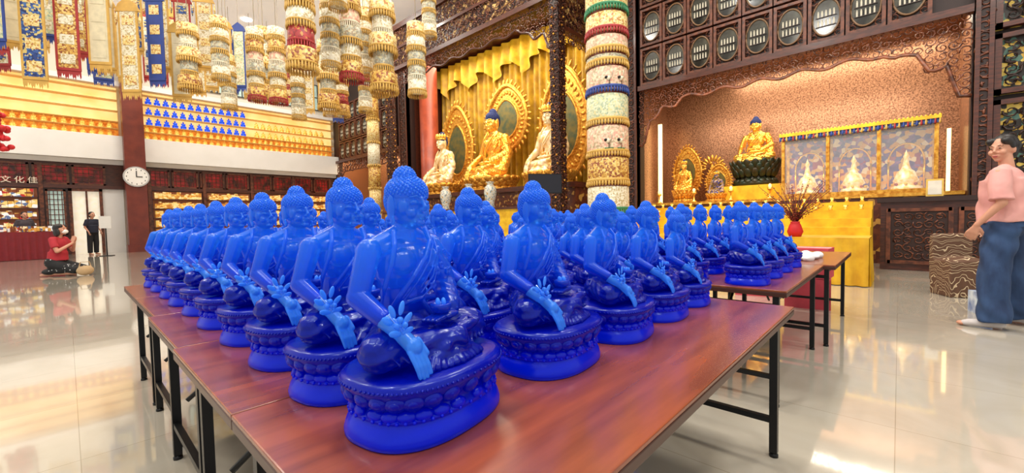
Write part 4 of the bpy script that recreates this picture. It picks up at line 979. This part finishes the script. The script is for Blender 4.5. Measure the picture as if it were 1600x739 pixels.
def kneeling():
    rt=root('person','person in red T-shirt and dotted skirt kneeling in prayer','person',(-.12,13.6,0),rot=math.radians(55),scale=1.04)
    m=SKIN; b=MB(); HM=Matrix.Translation((0,-.04,.985))@Matrix.Rotation(math.radians(-8),4,'X')
    b.M=HM; head(b,m); b.M=None
    b.cap((0,.0,.80),(0,-.03,.92),.05,.045,m); b.cap((-.14,.01,.775),(.14,.01,.775),.048,.048,m)
    b.ell((0,0,.66),(.14,.09,.15),m); b.ell((0,.02,.45),(.13,.095,.16),m); b.ell((0,.06,.30),(.17,.14,.12),m)
    for s in(-1,1):
        b.cap((s*.09,.05,.27),(s*.12,-.33,.14),.085,.06,m); b.cap((s*.12,-.33,.08),(s*.09,.10,.06),.05,.036,m); b.cap((s*.09,.10,.05),(s*.09,.28,.035),.034,.024,m)
        el=(s*.2,-.1,.53); wr=(s*.022,-.26,.70)
        b.cap((s*.165,.01,.77),el,.045,.036,m); b.cap(el,wr,.036,.023,m); hand(b,wr,(-s*.06,-.15,1),(-s,0,0),m,.95,.05,-1 if s>0 else 1)
    part(rt,'body',remesh(b,.007,2,m))
    t=MB(); PM=mat('red_cotton',(180,40,52),.8); t.ell((0,0,.67),(.175,.115,.16),PM); t.ell((0,.02,.5),(.155,.12,.17),PM); t.tube([(0,.03,.52),(0,.04,.34)],[.15,.165],PM,18); t.cap((-.15,.01,.78),(.15,.01,.78),.06,.06,PM)
    for s in(-1,1): t.tube([(s*.14,.01,.79),(s*.185,-.04,.67),(s*.195,-.07,.61)],[.068,.065,.068],PM,14)
    part(rt,'t_shirt',remesh(t,.012,4,PM))
    k=MB(); KM=mat('black_white_dots',(20,20,22),.8,kind='cell',scale=16,const=True,stops=[(200,200,200),(20,20,22),(22,22,24),(24,24,26),(22,22,24),(20,20,22)])
    k.ell((0,.07,.29),(.2,.17,.15),KM); 
    for s in(-1,1): k.cap((s*.09,.05,.25),(s*.125,-.33,.13),.115,.09,KM)
    k.ell((0,-.1,.12),(.2,.3,.09),KM); k.ell((0,.12,.10),(.19,.18,.08),KM)
    part(rt,'skirt',remesh(k,.014,4,KM))
    h=MB(); h.M=HM; h.ell((0,.028,.04),(.088,.1,.094),HAIRM); h.ell((0,.06,-.06),(.085,.065,.10),HAIRM)
    for s in(-1,1): h.ell((s*.07,.02,-.05),(.025,.05,.09),HAIRM); h.ell((s*.05,-.04,.07),(.035,.05,.035),HAIRM)
    part(rt,'hair',remesh(h,.009,2,HAIRM))
    e,l=face_bits(HM); part(rt,'eyes',e)
    k=MB(); k.M=HM; k.ell((0,-.07,-.052),(.058,.05,.046),WHITE); part(rt,'face_mask',k)
kneeling()
single('shoulder_bag',remesh(MB().ell((0,0,.11),(.16,.08,.11),CREAM).tube([(-.12,0,.15),(-.08,0,.3),(.08,0,.3),(.12,0,.15)],.014,CREAM,8),.012,2,mat('beige_canvas',(186,156,116),.8)),'beige canvas shoulder bag resting on the floor','bag',(.25,13.2,0),.5)
def bystander(loc,rot,top,lab,low):
    rt=root('person',lab,'person',loc,rot=rot); m=SKIN; b=MB(); HM=Matrix.Translation((0,-.02,1.55)); b.M=HM; head(b,m); b.M=None
    b.cap((0,.01,1.36),(0,-.005,1.49),.05,.046,m); b.ell((0,0,1.2),(.15,.1,.17),m); b.ell((0,0,.95),(.16,.11,.15),m)
    for s in(-1,1):
        b.cap((s*.09,0,.88),(s*.1,-.02,.48),.085,.056,m); b.cap((s*.1,-.02,.48),(s*.1,.02,.08),.054,.034,m); b.cap((s*.1,.03,.04),(s*.11,-.14,.03),.035,.028,m)
        el=(s*.22,.03,1.08); wr=(s*.2,-.12,.9); b.cap((s*.17,0,1.34),el,.045,.036,m); b.cap(el,wr,.035,.023,m); hand(b,wr,(0,-.4,-.9),(-s,0,.1),m,1,.5,s)
    part(rt,'body',remesh(b,.009,2,m))
    t=MB(); t.ell((0,0,1.22),(.19,.12,.18),top); t.tube([(0,0,1.15),(0,0,.86)],[.165,.175],top,18); t.cap((-.15,0,1.34),(.15,0,1.34),.06,.06,top)
    for s in(-1,1): t.tube([(s*.15,0,1.36),(s*.2,.01,1.2),(s*.215,.02,1.13)],[.068,.065,.066],top,14)
    part(rt,'shirt',remesh(t,.014,3,top))
    j=MB(); j.ell((0,0,.88),(.17,.12,.13),low)
    for s in(-1,1): j.tube([(s*.08,0,.9),(s*.1,0,.5),(s*.1,.02,.08)],[.1,.085,.075],low,14)
    part(rt,'trousers',remesh(j,.014,3,low))
    h=MB(); h.M=HM; h.ell((0,.028,.045),(.086,.096,.09),HAIRM); h.ell((0,.05,-.03),(.08,.062,.09),HAIRM); part(rt,'hair',remesh(h,.01,2,HAIRM))
    e,l=face_bits(HM); part(rt,'eyes',e)
DK=mat('navy_clothing',(30,34,52),.8)
bystander((.70,23.0,0),math.radians(30),DK,'person in dark clothing standing near the doorway',mat('dark_trousers',(28,28,32),.8))
bystander((-1.0,22.9,0),math.radians(20),mat('grey_shirt',(70,64,70),.8),'person in a grey shirt behind the shop counter',MATS['dark_trousers'])
# ------------------------------------------------------------ lights
def area(loc,size,power,col=(1,.95,.86),rot=(0,0,0),sy=None):
    l=bpy.data.lights.new('a','AREA'); l.size=size; l.energy=power; l.color=col
    if sy: l.shape='RECTANGLE'; l.size_y=sy
    o=bpy.data.objects.new('light',l); COL.objects.link(o); o.location=loc; o.rotation_euler=rot; return o
for x in(-3,2.5,7.5):
    for y in(-3,3,9,15,21): area((x,y,9.5),1.2,215)
for (x,y) in((.6,-1.2),(3.5,4.5),(-1.5,2.5),(2.2,1.0)): area((x,y,9.4),.3,110,(1,.98,.95))  # small lamps added to put glints on the statues
DLM=mat('downlight_lens',(255,250,240),.4,emit=12)
for (x,y) in((2.0,13.5),(4.5,13.5),(.5,20),(3,20),(5.5,20),(8,20),(8,14),(7,8),(3,8),(-1,16)):
    single('ceiling_downlight',MB().lathe([(0,-.03),(.16,-.03),(.2,0),(.2,.01)],(0,0,0),DLM,20),'round bright ceiling downlight','light',(x,y,9.59),group='ceiling downlights')
area((11.9,1.4,4.8),.8,130,(1,.88,.68),sy=4.2); area((11.9,20.6,4.8),.8,150,(1,.7,.4),sy=5.5)
area((11.3,11.3,8.0),1.2,330,(1,.9,.7),sy=8.5)
area((10.2,2.2,3.9),.3,60,(1,.88,.7),rot=(0,math.radians(-50),0),sy=5)
area((9.8,11.3,7.0),.4,240,(1,.92,.76),rot=(0,math.radians(-40),0),sy=7)
w=bpy.data.worlds.new('w'); SC.world=w; w.use_nodes=True
w.node_tree.nodes['Background'].inputs[0].default_value=(1,.98,.94,1); w.node_tree.nodes['Background'].inputs[1].default_value=.9
print('objects',len(bpy.data.objects))
